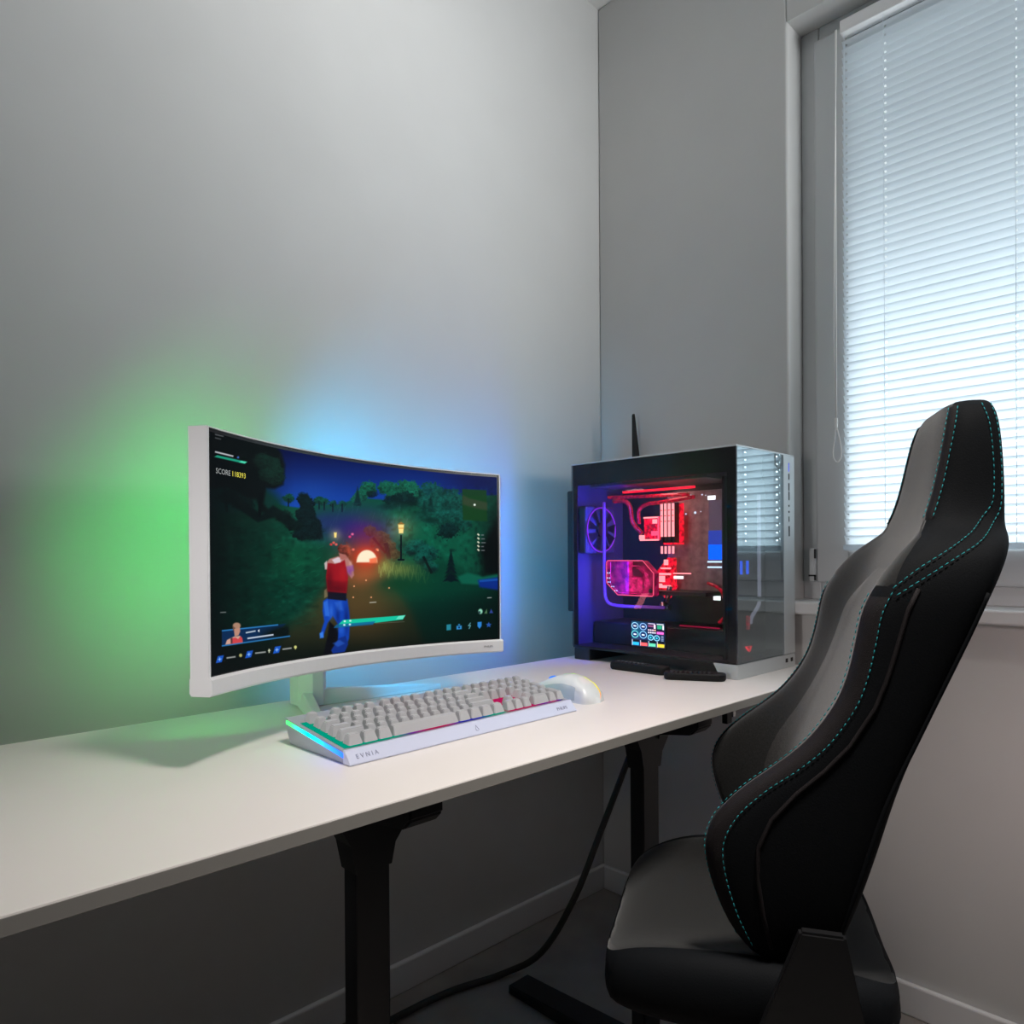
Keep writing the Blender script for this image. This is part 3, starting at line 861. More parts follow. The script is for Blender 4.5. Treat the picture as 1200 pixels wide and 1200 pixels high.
# stand: column and two splayed legs (room coordinates, moved into monitor space)
MI = Matrix.LocRotScale(Vector((MX, MY, DZ)), Matrix.Rotation(MYAW, 3, 'Z'), None).inverted()
def mobj(name, bm, m, parent=mo):
    bmesh.ops.transform(bm, matrix=MI, verts=bm.verts[:])
    return obj(name, bm, m, parent)
M_stand = mat('stand_white', (0.70, 0.71, 0.72, 1), 0.4)
bm = bmesh.new()
add_prism(bm, [(0.612, 1.178), (0.632, 1.162), (0.652, 1.162), (0.668, 1.180), (0.668, 1.208), (0.612, 1.208)], 2, DZ + 0.004, 1.06)
mobj('stand_column', bm, M_stand)
bm = bmesh.new(); add_box(bm, 0.60, 0.68, 1.085, 1.20, 0.95, 1.05, bev=0.006)
mobj('stand_mount', bm, M_stand)
def leg_mesh(a, b, wa, wb, ha, hb):
    bm = bmesh.new()
    a, b = Vector(a), Vector(b)
    d = (b - a).normalized(); n = Vector((-d.y, d.x, 0))
    A = [a + n * wa, a - n * wa, a - n * wa * 0.55 + Vector((0, 0, ha)), a + n * wa * 0.55 + Vector((0, 0, ha))]
    Bq = [b + n * wb, b - n * wb, b - n * wb * 0.55 + Vector((0, 0, hb)), b + n * wb * 0.55 + Vector((0, 0, hb))]
    va = [bm.verts.new(v) for v in A]; vb = [bm.verts.new(v) for v in Bq]
    bm.faces.new(va[::-1]); bm.faces.new(vb)
    for i in range(4): bm.faces.new((va[i], va[(i + 1) % 4], vb[(i + 1) % 4], vb[i]))
    bmesh.ops.bevel(bm, geom=bm.edges[:], offset=0.0015, segments=1, affect='EDGES')
    return bm
mobj('stand_leg', leg_mesh((0.636, 1.20, DZ), (0.575, 1.03, DZ), 0.016, 0.011, 0.030, 0.010), M_stand)
mobj('stand_leg', leg_mesh((0.640, 1.185, DZ), (0.905, 1.15, DZ), 0.016, 0.011, 0.030, 0.010), M_stand)
# ------------------------------------------------------------------ keyboard
KX, KY = 0.4885, 0.8035
kb = thing('mechanical_keyboard', 'white mechanical gaming keyboard with coloured backlight lying before the monitor', 'keyboard', (KX, KY, DZ), math.radians(0.9))
M_kcase = mat('keyboard_case', (0.42, 0.43, 0.50, 1), 0.35, metal=0.25)
M_kstrip = mat('keyboard_front_strip', (0.66, 0.69, 0.86, 1), 0.35, metal=0.2)
M_key = mat('keycap', (0.50, 0.505, 0.525, 1), 0.28, spec=0.7)
KW, KD = 0.446, 0.170
SL = 0.0185 / 0.150          # slope of the key deck
def kz(y): return 0.0165 + (y - 0.012) * SL
bm = bmesh.new()
add_prism(bm, [(0.012, 0.0), (0.012, kz(0.012) - 0.002), (KD, kz(KD) - 0.002), (KD + 0.002, kz(KD) - 0.006), (KD - 0.004, 0.014), (KD - 0.01, 0.0)], 0, 0.0015, KW - 0.0015)
bmesh.ops.bevel(bm, geom=bm.edges[:], offset=0.001, segments=1, affect='EDGES')
obj('case', bm, M_kcase, kb)
bm = bmesh.new()
add_prism(bm, [(0.013, kz(0.013) - 0.0022), (0.013, kz(0.013)), (KD + 0.001, kz(KD)), (KD + 0.001, kz(KD) - 0.0022)], 0, 0.0, KW)
obj('top_plate', bm, M_kcase, kb)
bm = bmesh.new()
add_prism(bm, [(0.0, 0.0005), (0.0, 0.0020), (0.0125, kz(0.0125) + 0.001), (0.0170, kz(0.017) + 0.001), (0.0170, 0.0005)], 0, -0.0005, KW + 0.0005)
bmesh.ops.bevel(bm, geom=bm.edges[:], offset=0.0006, segments=1, affect='EDGES')
fs = obj('front_strip', bm, M_kstrip, kb)
M_klogo = mat('keyboard_print', (0.30, 0.32, 0.46, 1), 0.5)
nv = Vector((0, -(kz(0.0125) - 0.001), 0.0125)).normalized(); uv_ = Vector((0, nv.z, -nv.y)); ax = Vector((1, 0, 0))
def on_strip(x, t):
    return Vector((x, 0.0125 * t, 0.0020 + (kz(0.0125) - 0.001) * t)) + nv * 0.0003
def strip_text(s, size, x, t):
    q = on_strip(x, t)
    text_obj('logo_text', s, size, M_klogo, fs, Matrix(((ax.x, uv_.x, nv.x, q.x), (ax.y, uv_.y, nv.y, q.y), (ax.z, uv_.z, nv.z, q.z), (0, 0, 0, 1))))
strip_text('E V N I A', 0.0088, 0.012, 0.33)
strip_text('PHILIPS', 0.0080, KW - 0.044, 0.33)
bm = bmesh.new()
q = on_strip(0.222, 0.5)
def sp(a, b): return q + ax * a + uv_ * b
add_tube(bm, [sp(-0.003, -0.003), sp(0, 0.0045), sp(0.003, -0.003), sp(0.0012, -0.0042), sp(-0.0012, -0.0042)], 0.00035, 5, True)
obj('emblem', bm, M_klogo, fs)
# side light strips
def ramp_glow(name, stops, axis, length, strength):
    m = bpy.data.materials.new(name); m.use_nodes = True
    nt = m.node_tree
    for n in list(nt.nodes): nt.nodes.remove(n)
    tc = nt.nodes.new('ShaderNodeTexCoord'); sx = nt.nodes.new('ShaderNodeSeparateXYZ')
    nt.links.new(tc.outputs['Object'], sx.inputs[0])
    dv = nt.nodes.new('ShaderNodeMath'); dv.operation = 'DIVIDE'; dv.inputs[1].default_value = length
    nt.links.new(sx.outputs[axis], dv.inputs[0])
    r = nt.nodes.new('ShaderNodeValToRGB')
    els = r.color_ramp.elements
    els[0].position, els[0].color = stops[0][0], stops[0][1]
    els[1].position, els[1].color = stops[-1][0], stops[-1][1]
    for p, c in stops[1:-1]:
        e = els.new(p); e.color = c
    nt.links.new(dv.outputs[0], r.inputs['Fac'])
    e = nt.nodes.new('ShaderNodeEmission'); e.inputs['Strength'].default_value = strength
    nt.links.new(r.outputs['Color'], e.inputs['Color'])
    o = nt.nodes.new('ShaderNodeOutputMaterial'); nt.links.new(e.outputs[0], o.inputs['Surface'])
    return m
M_side = ramp_glow('side_light', [(0.02, (0.02, 0.06, 1, 1)), (0.35, (0.02, 0.25, 1, 1)), (0.62, (0.0, 0.8, 0.8, 1)), (0.9, (0.05, 1, 0.12, 1))], 1, KD, 3.2)
for sx0 in (-0.0012, KW):
    bm = bmesh.new()
    add_prism(bm, [(0.016, kz(0.016) - 0.0085), (0.016, kz(0.016) - 0.003), (KD - 0.004, kz(KD) - 0.003), (KD - 0.004, kz(KD) - 0.0075)], 0, sx0, sx0 + 0.0012)
    obj('side_light', bm, M_side, kb)
TE, PK, BL, VI, DK = (0.0, 0.62, 0.40, 1), (0.85, 0.02, 0.18, 1), (0.05, 0.06, 0.7, 1), (0.3, 0.05, 0.6, 1), (0.1, 0.1, 0.12, 1)
M_back = ramp_glow('key_backlight', [(0.0, TE), (0.20, TE), (0.26, VI), (0.32, PK), (0.40, PK), (0.46, BL), (0.55, BL), (0.61, TE), (0.66, TE), (0.70, PK), (0.82, PK), (0.88, VI), (0.93, PK), (0.97, BL)], 0, KW, 0.5)
U = 0.01905
kx0 = 0.0095; ky0 = 0.0185
bm = bmesh.new()
add_prism(bm, [(ky0 + .004, kz(ky0 + .004) + 0.0002), (ky0 + .004, kz(ky0 + .004) + 0.0006), (ky0 + 6.25 * U, kz(ky0 + 6.25 * U) + 0.0006), (ky0 + 6.25 * U, kz(ky0 + 6.25 * U) + 0.0002)], 0, kx0 - 0.004, kx0 + 22.5 * U - 0.006)
obj('backlight', bm, M_back, kb)
rows = []
# y row (0 = front), list of (x units, width units)
def run(x, ws):
    out = []
    for w in ws:
        if w > 0: out.append((x, w))
        x += abs(w)
    return out
rows.append((0, run(0, [1.25, 1.25, 1.25, 6.25, 1.25, 1.25, 1.25, 1.25]) + run(15.25, [1, 1, 1]) + run(18.5, [2, 1])))
rows.append((1, run(0, [2.25] + [1] * 10 + [2.75]) + run(16.25, [1]) + run(18.5, [1, 1, 1])))
rows.append((2, run(0, [1.75] + [1] * 11 + [2.25]) + run(18.5, [1, 1, 1])))
rows.append((3, run(0, [1.5] + [1] * 12 + [1.5]) + run(15.25, [1, 1, 1]) + run(18.5, [1, 1, 1])))
rows.append((4, run(0, [1] * 13 + [2]) + run(15.25, [1, 1, 1]) + run(18.5, [1, 1, 1, 1])))
rows.append((5.25, run(0, [1]) + run(2, [1] * 4) + run(6.5, [1] * 4) + run(11, [1] * 4) + run(15.25, [1, 1, 1]) + run(18.5, [1, 1, 1, 1])))
tall = [(21.5, 0, 1, 2), (21.5, 2, 1, 2)]
def key_mesh(w, d):
    bm = bmesh.new()
    g = 0.0012
    wx, dy = w * U - 2 * g, d * U - 2 * g
    z0, z1 = 0.0036, 0.0162
    tx, tyf, tyb = 0.0031, 0.0056, 0.0016
    B_ = [(0, 0), (wx, 0), (wx, dy), (0, dy)]
    T_ = [(tx, tyf), (wx - tx, tyf), (wx - tx, dy - tyb), (tx, dy - tyb)]
    vb = [bm.verts.new((x + g, y + g, z0)) for x, y in B_]
    vt = [bm.verts.new((x + g, y + g, z1)) for x, y in T_]
    bm.faces.new(vb[::-1]); top = bm.faces.new(vt)
    for i in range(4): bm.faces.new((vb[i], vb[(i + 1) % 4], vt[(i + 1) % 4], vt[i]))
    es = [e for e in bm.edges if any(v in vt for v in e.verts)]
    bmesh.ops.bevel(bm, geom=es, offset=0.0009, segments=2, affect='EDGES')
    # shallow dish across the top
    for v in bm.verts:
        if v.co.z > z1 - 0.0003 and w < 3:
            c = (v.co.x - (wx / 2 + g)) / (wx / 2)
            v.co.z += 0.0007 * abs(c) ** 2
    return bm
protos = {}
def put_key(x, y, w, d=1):
    nm = 'spacebar' if w > 6 else ('wide_key' if (w > 1 or d > 1) else 'keycap')
    yy = ky0 + y * U
    loc = (kx0 + x * U, yy, kz(yy) )
    if (w, d) not in protos:
        o = obj(nm, key_mesh(w, d), M_key, kb)
        protos[(w, d)] = o
    else:
        o = protos[(w, d)].copy(); COL.objects.link(o); o.parent = kb
    o.location = loc
    o.rotation_euler = (math.atan(SL) - 0.03 + 0.035 * (y - 2) / 3.2, 0, 0)
for y, ks in rows:
    for x, w in ks: put_key(x, y, w)
for x, y, w, d in tall: put_key(x, y, w, d)

# ------------------------------------------------------------------ mouse
mu = thing('gaming_mouse', 'white gaming mouse with a yellow-green light line right of the keyboard', 'mouse', (1.018, 0.826, DZ), math.radians(9))
mu.scale = (1.10, 1.08, 1.14)
M_mouse = mat('mouse_shell', (0.74, 0.77, 0.78, 1), 0.3)
M_mside = mat('mouse_side', (0.50, 0.56, 0.60, 1), 0.45)
ML = 0.132
def mh(t):   # height profile from rear (0) to front (1)
    ks = [(0, 0.004), (0.05, 0.016), (0.15, 0.028), (0.3, 0.0375), (0.45, 0.0405), (0.6, 0.037), (0.75, 0.030), (0.9, 0.021), (1, 0.013)]
    for (a, b), (c, d) in zip(ks, ks[1:]):
        if t <= c:
            k = (t - a) / (c - a); return b + (d - b) * k
    return ks[-1][1]
def mw(t):
    return 0.031 * (1 - 0.10 * math.sin(PI * t)) * (math.sqrt(max(0.0, 1 - (1 - min(t / 0.16, 1)) ** 2)) if t < 0.16 else 1) * (1 - 0.18 * max(0, (t - 0.7) / 0.3))
NT, NA = 32, 24
def shell(a0, a1, lift=0.0, na=NA):
    bm = bmesh.new(); rings = []
    for i in range(NT + 1):
        t = i / NT
        h, w = mh(t) + lift, mw(t) + lift
        r = []
        for k in range(na + 1):
            a = a0 + (a1 - a0) * k / na
            ca, sa = math.cos(a), math.sin(a)
            x = w * math.copysign(abs(ca) ** 0.75, ca)
            z = max(0, h * max(0, sa) ** 0.72)
            r.append(bm.verts.new((x, t * ML, z)))
        rings.append(r)
    for i in range(NT):
        for k in range(na):
            bm.faces.new((rings[i][k], rings[i][k + 1], rings[i + 1][k + 1], rings[i + 1][k]))
    if a0 == 0 and a1 == PI:
        bm.faces.new(rings[0]); bm.faces.new(rings[-1][::-1])
    return bm
obj('shell', shell(0, PI), M_mouse, mu, True)
bm = shell(PI * 0.80, PI * 0.985, 0.0005, 8)
for f in [f for f in bm.faces if f.calc_center_median().y < 0.035]: bm.faces.remove(f)
obj('side_grip', bm, M_mside, mu, True)
M_mline = ramp_glow('mouse_light', [(0.0, (1, 0.2, 0.02, 1)), (0.10, (0.9, 0.75, 0.02, 1)), (0.45, (0.55, 0.95, 0.10, 1)), (0.8, (0.0, 0.9, 0.9, 1)), (1, (0, 0.3, 1, 1))], 1, ML, 1.4)
bm = shell(PI * 0.38, PI * 0.42, 0.0006, 2)
for f in [f for f in bm.faces if f.calc_center_median().y > 0.095]: bm.faces.remove(f)
obj('light_line', bm, M_mline, mu, True)
bm = bmesh.new(); add_tube(bm, [(-0.004, 0.094, 0.0255), (0.004, 0.094, 0.0255)], 0.0085, 20)
obj('scroll_wheel', bm, mat('wheel_light', (0.02, 0.1, 0.5, 1), 0.4, emit=(0.0, 0.22, 0.9, 1), estr=0.8), mu, True)

# ------------------------------------------------------------------ remote controls
M_rem = mat('remote_black', (0.005, 0.005, 0.0055, 1), 0.55, spec=0.25)
M_rbtn = mat('remote_button', (0.03, 0.03, 0.032, 1), 0.5)
M_rmark = mat('remote_mark', (0.55, 0.55, 0.55, 1), 0.6)
def remote(nm, label, loc, rz, ln, wd, h, light):
    r = thing(nm, label, 'remote control', loc, rz)
    bm = bmesh.new()
    n = 10
    out = []
    for (cx, cy, a) in [(ln / 2 - wd * 0.42, wd / 2 - wd * 0.42, 0), (-ln / 2 + wd * 0.30, wd / 2 - wd * 0.30, PI / 2), (-ln / 2 + wd * 0.30, -wd / 2 + wd * 0.30, PI), (ln / 2 - wd * 0.42, -wd / 2 + wd * 0.42, 1.5 * PI)]:
        rr = wd * (0.42 if cx > 0 else 0.30)
        for k in range(n):
            q = a + (PI / 2) * k / (n - 1)
            out.append((cx + rr * math.cos(q), cy + rr * math.sin(q)))
    lv = [(0.86, 0.0), (0.97, 0.003), (1.0, h * 0.5), (0.97, h * 0.85), (0.90, h)]
    rings = []
    for s, z in lv:
        dx = (1 - s) * wd / 2
        rings.append([bm.verts.new((x - math.copysign(dx, x), y - math.copysign(dx * min(1, abs(y) / (wd * .2)), y), z)) for x, y in out])
    for a, b in zip(rings, rings[1:]):
        for k in range(len(out)): bm.faces.new((a[k], a[(k + 1) % len(out)], b[(k + 1) % len(out)], b[k]))
    bm.faces.new(rings[0][::-1]); bm.faces.new(rings[-1])
    obj('body', bm, M_rem, r)
    for i in range(9):
        for j in range(3):
            if light and i > 6: continue
            bm = bmesh.new()
            x = -ln / 2 + 0.016 + i * (ln - 0.04) / 9; y = (j - 1) * wd * 0.25
            add_cyl(bm, (x, y, h - 0.0005), 0.0032, 0.0022, 2, 12)
            obj('button', bm, M_rbtn, r, False)
    if light:
        bm = bmesh.new()
        for i in range(7): add_box(bm, -ln / 2 + 0.014 + i * 0.011, -ln / 2 + 0.018 + i * 0.011, -0.001, 0.001, h + 0.0016, h + 0.0021)
        obj('button_marks', bm, M_rmark, r)
    return r
remote('remote_control', 'flat black remote with pale button marks beside the computer, farther one', (1.347, 0.978, DZ + 0.0003), math.radians(-88), 0.150, 0.036, 0.017, True)
remote('remote_control', 'black rounded remote full of dark buttons near the computer front, nearer one', (1.341, 0.832, DZ + 0.0003), math.radians(-60), 0.128, 0.038, 0.015, False)
# ------------------------------------------------------------------ desktop computer
CX0, CX1, CY0, CY1, CZ1 = 1.395, 1.667, 0.763, 1.223, 1.237
pcx, pcy = 1.531, 0.993
pc_ = thing('desktop_computer', 'black glass desktop computer tower with red-lit water cooling standing on the desk', 'computer', (pcx, pcy, DZ))
MP = Matrix.Translation((-pcx, -pcy, -DZ))
def pm(name, bm, m, parent=None, smooth=False):
    bmesh.ops.transform(bm, matrix=MP, verts=bm.verts[:])
    return obj(name, bm, m, parent or pc_, smooth)
def pbox(name, b, m, parent=None, bev=0.0):
    bm = bmesh.new(); add_box(bm, *b, bev=bev); return pm(name, bm, m, parent)
def ptube(name, pts, r, m, parent=None, n=8, closed=False):
    bm = bmesh.new(); add_tube(bm, pts, r, n, closed); return pm(name, bm, m, parent, True)
M_pcin = mat('case_black', (0.012, 0.012, 0.014, 1), 0.55)
M_frit = mat('glass_border_black', (0.006, 0.007, 0.009, 1), 0.08)
M_gside = glass('smoked_glass', (0.80, 0.78, 0.80, 1), 1.35, boost=0.0)
M_gfront = glass('front_glass', (0.72, 0.72, 0.76, 1), 2.0, boost=0.26, mirror=(0.80, 0.95, 1.0, 1))
M_board = mat('circuit_board', (0.30, 0.27, 0.26, 1), 0.6, noise=0.3, nscale=60)  # pale grey stands in for a reflection in the side glass
G = lambda n, c, s: glow(n, c, s)
def acrylic(name, col, s, scale=90, lo=0.15):
    m = mat(name, (col[0] * 0.3, col[1] * 0.3, col[2] * 0.3, 1), 0.15, emit=col, estr=s)
    nt = m.node_tree; p = nt.nodes['Principled BSDF']
    tc = nt.nodes.new('ShaderNodeTexCoord'); n = nt.nodes.new('ShaderNodeTexNoise'); n.inputs['Scale'].default_value = scale; n.inputs['Detail'].default_value = 5
    r = nt.nodes.new('ShaderNodeMapRange'); r.inputs['From Min'].default_value = 0.38; r.inputs['From Max'].default_value = 0.68
    r.inputs['To Min'].default_value = s * lo; r.inputs['To Max'].default_value = s * 1.7
    nt.links.new(tc.outputs['Object'], n.inputs['Vector']); nt.links.new(n.outputs['Fac'], r.inputs['Value']); nt.links.new(r.outputs[0], p.inputs['Emission Strength'])
    return m
M_red = G('led_red', (1.0, 0.01, 0.035, 1), 2.55)
M_red2 = acrylic('red_acrylic', (1.0, 0.004, 0.03, 1), 1.5, 110)
M_redd = acrylic('red_tube', (1.0, 0.01, 0.06, 1), 0.36, 140, 0.05)
M_pink = G('led_pink', (1.0, 0.30, 0.32, 1), 2.4)
M_pinke = G('led_pink_edge', (1.0, 0.10, 0.22, 1), 1.76)
M_mag = acrylic('magenta_acrylic', (0.45, 0.0, 0.08, 1), 0.8, 60)
M_mag2 = acrylic('magenta_acrylic_bright', (0.80, 0.01, 0.16, 1), 1.2, 80)
M_vio = mat('violet_ring', (0.08, 0.0, 0.12, 1), 0.3, emit=(0.30, 0.02, 0.55, 1), estr=1.04)
M_clear = mat('tube_clear', (0.32, 0.34, 0.40, 1), 0.1, spec=0.8, emit=(0.5, 0.55, 0.65, 1), estr=0.55)  # glow added so the clear tube shows; it is no lamp
M_blue = mat('blue_fluid', (0.0, 0.03, 0.3, 1), 0.2, emit=(0.0, 0.10, 1.0, 1), estr=2.09)
M_cyan = G('led_white_blue', (0.55, 0.80, 1.0, 1), 1.92)
M_fit = mat('fitting_metal', (0.25, 0.24, 0.24, 1), 0.25, metal=0.9)
M_rad = mat('radiator_fins', (0.10, 0.085, 0.085, 1), 0.45, metal=0.3)
# chassis shells
pbox('bottom_panel', (CX0 + .004, CX1, CY0 + .004, CY1, 0.769, 0.775), M_pcin)
pbox('top_panel', (CX0, CX1, CY0, CY1, 1.2335, CZ1), M_alu, bev=0.0008)
pbox('back_panel', (CX0 + .004, CX1, CY1 - 0.004, CY1, 0.775, 1.2335), mat('case_grey', (0.10, 0.10, 0.11, 1), 0.6))
pbox('right_panel', (CX1 - 0.003, CX1, CY0 + 0.006, CY1 - 0.004, 0.775, 1.2335), M_alu)
fst = pbox('front_strip', (1.612, CX1, CY0, CY0 + 0.006, 0.772, 1.2335), M_alu, bev=0.0008)
M_port = mat('port_dark', (0.01, 0.01, 0.012, 1), 0.5)
pbox('power_light', (1.6365, 1.6395, CY0 - 0.0006, CY0 + .001, 1.197, 1.217), G('led_power', (0.15, 0.2, 1, 1), 1.0), fst)
for z0, z1 in [(1.178, 1.192), (1.152, 1.170), (1.130, 1.150)]:
    pbox('usb_port', (1.6360, 1.6405, CY0 - 0.0006, CY0 + .001, z0, z1), M_port, fst)
for z0 in (1.117, 1.103):
    bm = bmesh.new(); add_cyl(bm, (1.638, CY0 - 0.0006, z0), 0.0026, 0.002, 1, 14); pm('audio_jack', bm, M_port, fst)
pbox('usb_port', (1.6365, 1.6395, CY0 - 0.0006, CY0 + .001, 1.080, 1.092), M_port, fst)
pbox('power_button', (1.6360, 1.6410, CY0 - 0.0012, CY0 + .001, 1.046, 1.070), M_port, fst, bev=0.001)
# feet
bm = bmesh.new()
add_prism(bm, [(CY0, 0.0), (CY0, 0.031), (CY0 + 0.058, 0.031), (CY0 + 0.040, 0.0)], 0, CX0, CX1)
bmesh.ops.bevel(bm, geom=bm.edges[:], offset=0.001, segments=2, affect='EDGES')
bmesh.ops.transform(bm, matrix=Matrix.Translation((0, 0, DZ)), verts=bm.verts[:])
ff = pm('front_foot', bm, M_alu)
for x in (1.617, 1.643):
    pbox('vent_slot', (x, x + 0.011, CY0 - 0.0006, CY0 + 0.001, 0.753, 0.762), M_port, ff)
pbox('rear_foot', (CX0 + 0.002, CX1 - 0.01, 1.168, 1.218, DZ, 0.769), M_pcin, bev=0.002)
# glass panels with black borders
pbox('side_glass', (CX0, CX0 + 0.003, CY0, CY1, 0.773, 1.2332), M_gside)
pbox('front_glass', (CX0 + 0.0034, 1.6115, CY0, CY0 + 0.003, 0.773, 1.2332), M_gfront)
bm = bmesh.new()
add_box(bm, CX0 + 0.0034, CX0 + 0.006, CY0 + 0.0034, CY1 - .004, 1.181, 1.2332)
add_box(bm, CX0 + 0.0034, CX0 + 0.006, CY0 + 0.0034, CY0 + 0.024, 0.776, 1.181)
add_box(bm, CX0 + 0.0034, CX0 + 0.006, CY1 - 0.016, CY1 - .004, 0.776, 1.181)
pm('glass_border', bm, M_frit)
pbox('board_tray', (1.604, 1.610, CY0 + 0.05, CY1 - 0.004, 0.775, 1.2335), M_pcin)
pbox('lower_shroud', (1.47, 1.604, CY0 + 0.05, CY1 - 0.01, 0.776, 0.832), M_pcin, bev=0.003)
pbox('mainboard', (1.599, 1.604, 0.83, 1.07, 0.905, 1.165), M_board)
# radiator and tubes along the top
rad = pbox('radiator', (1.44, 1.59, 0.86, 1.20, 1.178, 1.212), M_rad, bev=0.003)
bm = bmesh.new()
for i in range(24): add_box(bm, 1.4385, 1.4400, 0.872 + i * 0.0135, 0.876 + i * 0.0135, 1.183, 1.207)
pm('radiator_fins', bm, M_pcin, rad)
pbox('light_bar', (1.50, 1.506, 0.93, 1.14, 1.163, 1.168), M_red)
ptube('coolant_tube', smooth_path([(1.53, 1.21, 1.158), (1.53, 1.12, 1.155), (1.53, 1.0, 1.152), (1.535, 0.965, 1.152)]), 0.0045, M_redd)
ptube('coolant_tube', smooth_path([(1.55, 0.96, 1.146), (1.55, 1.06, 1.138), (1.55, 1.10, 1.135), (1.55, 1.125, 1.12), (1.55, 1.125, 1.085)]), 0.005, M_redd)
ptube('coolant_tube', smooth_path([(1.54, 1.20, 1.148), (1.54, 1.165, 1.147), (1.545, 1.150, 1.13), (1.55, 1.145, 1.09), (1.555, 1.12, 1.06)]), 0.006, M_redd)
# rear fan with violet light ring
fan = pm('rear_fan', (lambda b: (add_box(b, 1.415, 1.535, 1.192, 1.217, 1.009, 1.131, bev=0.006), b)[1])(bmesh.new()), mat('fan_grey', (0.09, 0.09, 0.10, 1), 0.6))
ptube('fan_ring', arc_pts((1.475, 1.189, 1.070), 0.0575, 0, 2 * PI * 47 / 48, 47), 0.0016, M_vio, fan, 6, True)
bm = bmesh.new(); add_cyl(bm, (1.475, 1.184, 1.070), 0.02, 0.008, 1, 24); pm('fan_hub', bm, M_pcin, fan)
for k in range(9):
    a = k * 2 * PI / 9
    bm = bmesh.new()
    vs = []
    for (r, da, dy) in [(0.02, 0, 0), (0.054, -0.15, 0.004), (0.054, 0.30, -0.004), (0.02, 0.35, -0.002)]:
        vs.append(bm.verts.new((1.475 + r * math.cos(a + da), 1.188 + dy, 1.07 + r * math.sin(a + da))))
    bm.faces.new(vs)
    e = bmesh.ops.solidify(bm, geom=bm.faces[:], thickness=0.0012)
    pm('fan_blade', bm, M_pcin, fan)
# upright coolant tube and its run along the bottom
ptube('coolant_tube', smooth_path([(1.455, 1.165, 1.14), (1.455, 1.165, 1.05), (1.455, 1.165, 0.93), (1.458, 1.160, 0.888), (1.47, 1.135, 0.876), (1.50, 1.07, 0.874), (1.53, 1.035, 0.872)]), 0.0042, mat('tube_violet', (0.10, 0.06, 0.22, 1), 0.15, emit=(0.22, 0.06, 0.5, 1), estr=0.53))
bm = bmesh.new(); add_cyl(bm, (1.54, 1.045, 0.868), 0.011, 0.018, 2, 18); add_cyl(bm, (1.54, 1.025, 0.872), 0.008, 0.02, 1, 18); pm('tube_fitting', bm, M_fit)
# octagonal distribution block (flat face towards the side glass)
BX = 1.452
s_ = 1.452 / 1.57
octp = [(1.249, 0.985), (1.245, 0.989), (1.129, 0.989), (1.094, 0.956), (1.095, 0.900), (1.099, 0.896), (1.211, 0.896), (1.249, 0.928)]
octp = [(y * s_, 1.01 + (z - 1.01) * s_) for y, z in octp]
bm = bmesh.new(); add_prism(bm, octp, 0, BX, BX + 0.022)
blk = pm('distribution_block', bm, M_mag)
bm = bmesh.new(); add_tube(bm, [(BX - 0.0006, y, z) for y, z in octp], 0.0011, 6, True); pm('block_edge', bm, M_pinke, blk)
def inset(poly, k):
    cy, cz = sum(p[0] for p in poly) / len(poly), sum(p[1] for p in poly) / len(poly)
    return [(cy + (y - cy) * k, cz + (z - cz) * k) for y, z in poly]
bm = bmesh.new()
c0 = [(1.235, 0.985), (1.235, 0.925), (1.205, 0.902), (1.14, 0.902), (1.105, 0.925), (1.112, 0.952), (1.14, 0.975), (1.165, 0.975), (1.175, 0.965), (1.175, 0.945)]
c0 = [(y * s_, 1.01 + (z - 1.01) * s_) for y, z in c0]
add_tube(bm, [(BX - 0.0008, y, z) for y, z in c0], 0.0008, 6)
pm('channel_edge', bm, M_mag2, blk)
def blk_poly(name, pts, m, x=-0.0012):
    bm = bmesh.new(); add_prism(bm, [(y * s_, 1.01 + (z - 1.01) * s_) for y, z in pts], 0, BX + x, BX + 0.0004); return pm(name, bm, m, blk)
blk_poly('pump_chamber', [(1.185, 0.944), (1.130, 0.944), (1.130, 0.906), (1.185, 0.906)], M_mag2)
blk_poly('channel', [(1.178, 0.986), (1.160, 0.986), (1.164, 0.944), (1.176, 0.944)], M_mag2)
blk_poly('channel', [(1.125, 0.965), (1.112, 0.950), (1.106, 0.930), (1.116, 0.915), (1.124, 0.925), (1.120, 0.945)], M_mag2)
blk_poly('dark_channel', [(1.160, 0.968), (1.142, 0.966), (1.128, 0.952), (1.128, 0.946), (1.158, 0.948)], mat('dark_wine', (0.05, 0.0, 0.015, 1), 0.3, emit=(0.15, 0, 0.03, 1), estr=0.57))
bm = bmesh.new(); add_cyl(bm, (BX - 0.0016, 1.1035 * s_, 1.01 + (0.910 - 1.01) * s_), 0.0058, 0.002, 0, 18); pm('port_plug', bm, M_port, blk)
for (y, z) in [(1.245, 0.955), (1.238, 0.955), (1.245, 0.941), (1.238, 0.941), (1.243, 0.930), (1.236, 0.930), (1.231, 0.918), (1.224, 0.918), (1.220, 0.907), (1.213, 0.907)]:
    bm = bmesh.new(); add_cyl(bm, (BX - 0.0018, y * s_, 1.01 + (z - 1.01) * s_), 0.0015, 0.001, 0, 8); pm('screw', bm, M_cyan, blk)
# processor water block
cpu = pbox('processor_block', (1.565, 1.599, 1.073, 1.121, 1.043, 1.103), M_red2, bev=0.003)
for (b, m) in [((1.562, 1.566, 1.074, 1.120, 1.099, 1.103), M_pink), ((1.562, 1.566, 1.074, 1.132, 1.041, 1.045), M_pink), ((1.562, 1.566, 1.0735, 1.076, 1.043, 1.102), M_pinke), ((1.562, 1.566, 1.079, 1.092, 1.085, 1.096), M_pink), ((1.562, 1.566, 1.076, 1.096, 1.054, 1.066), M_pinke), ((1.562, 1.566, 1.118, 1.134, 1.045, 1.056), M_pink)]:
    pbox('light_edge', b, m, cpu)
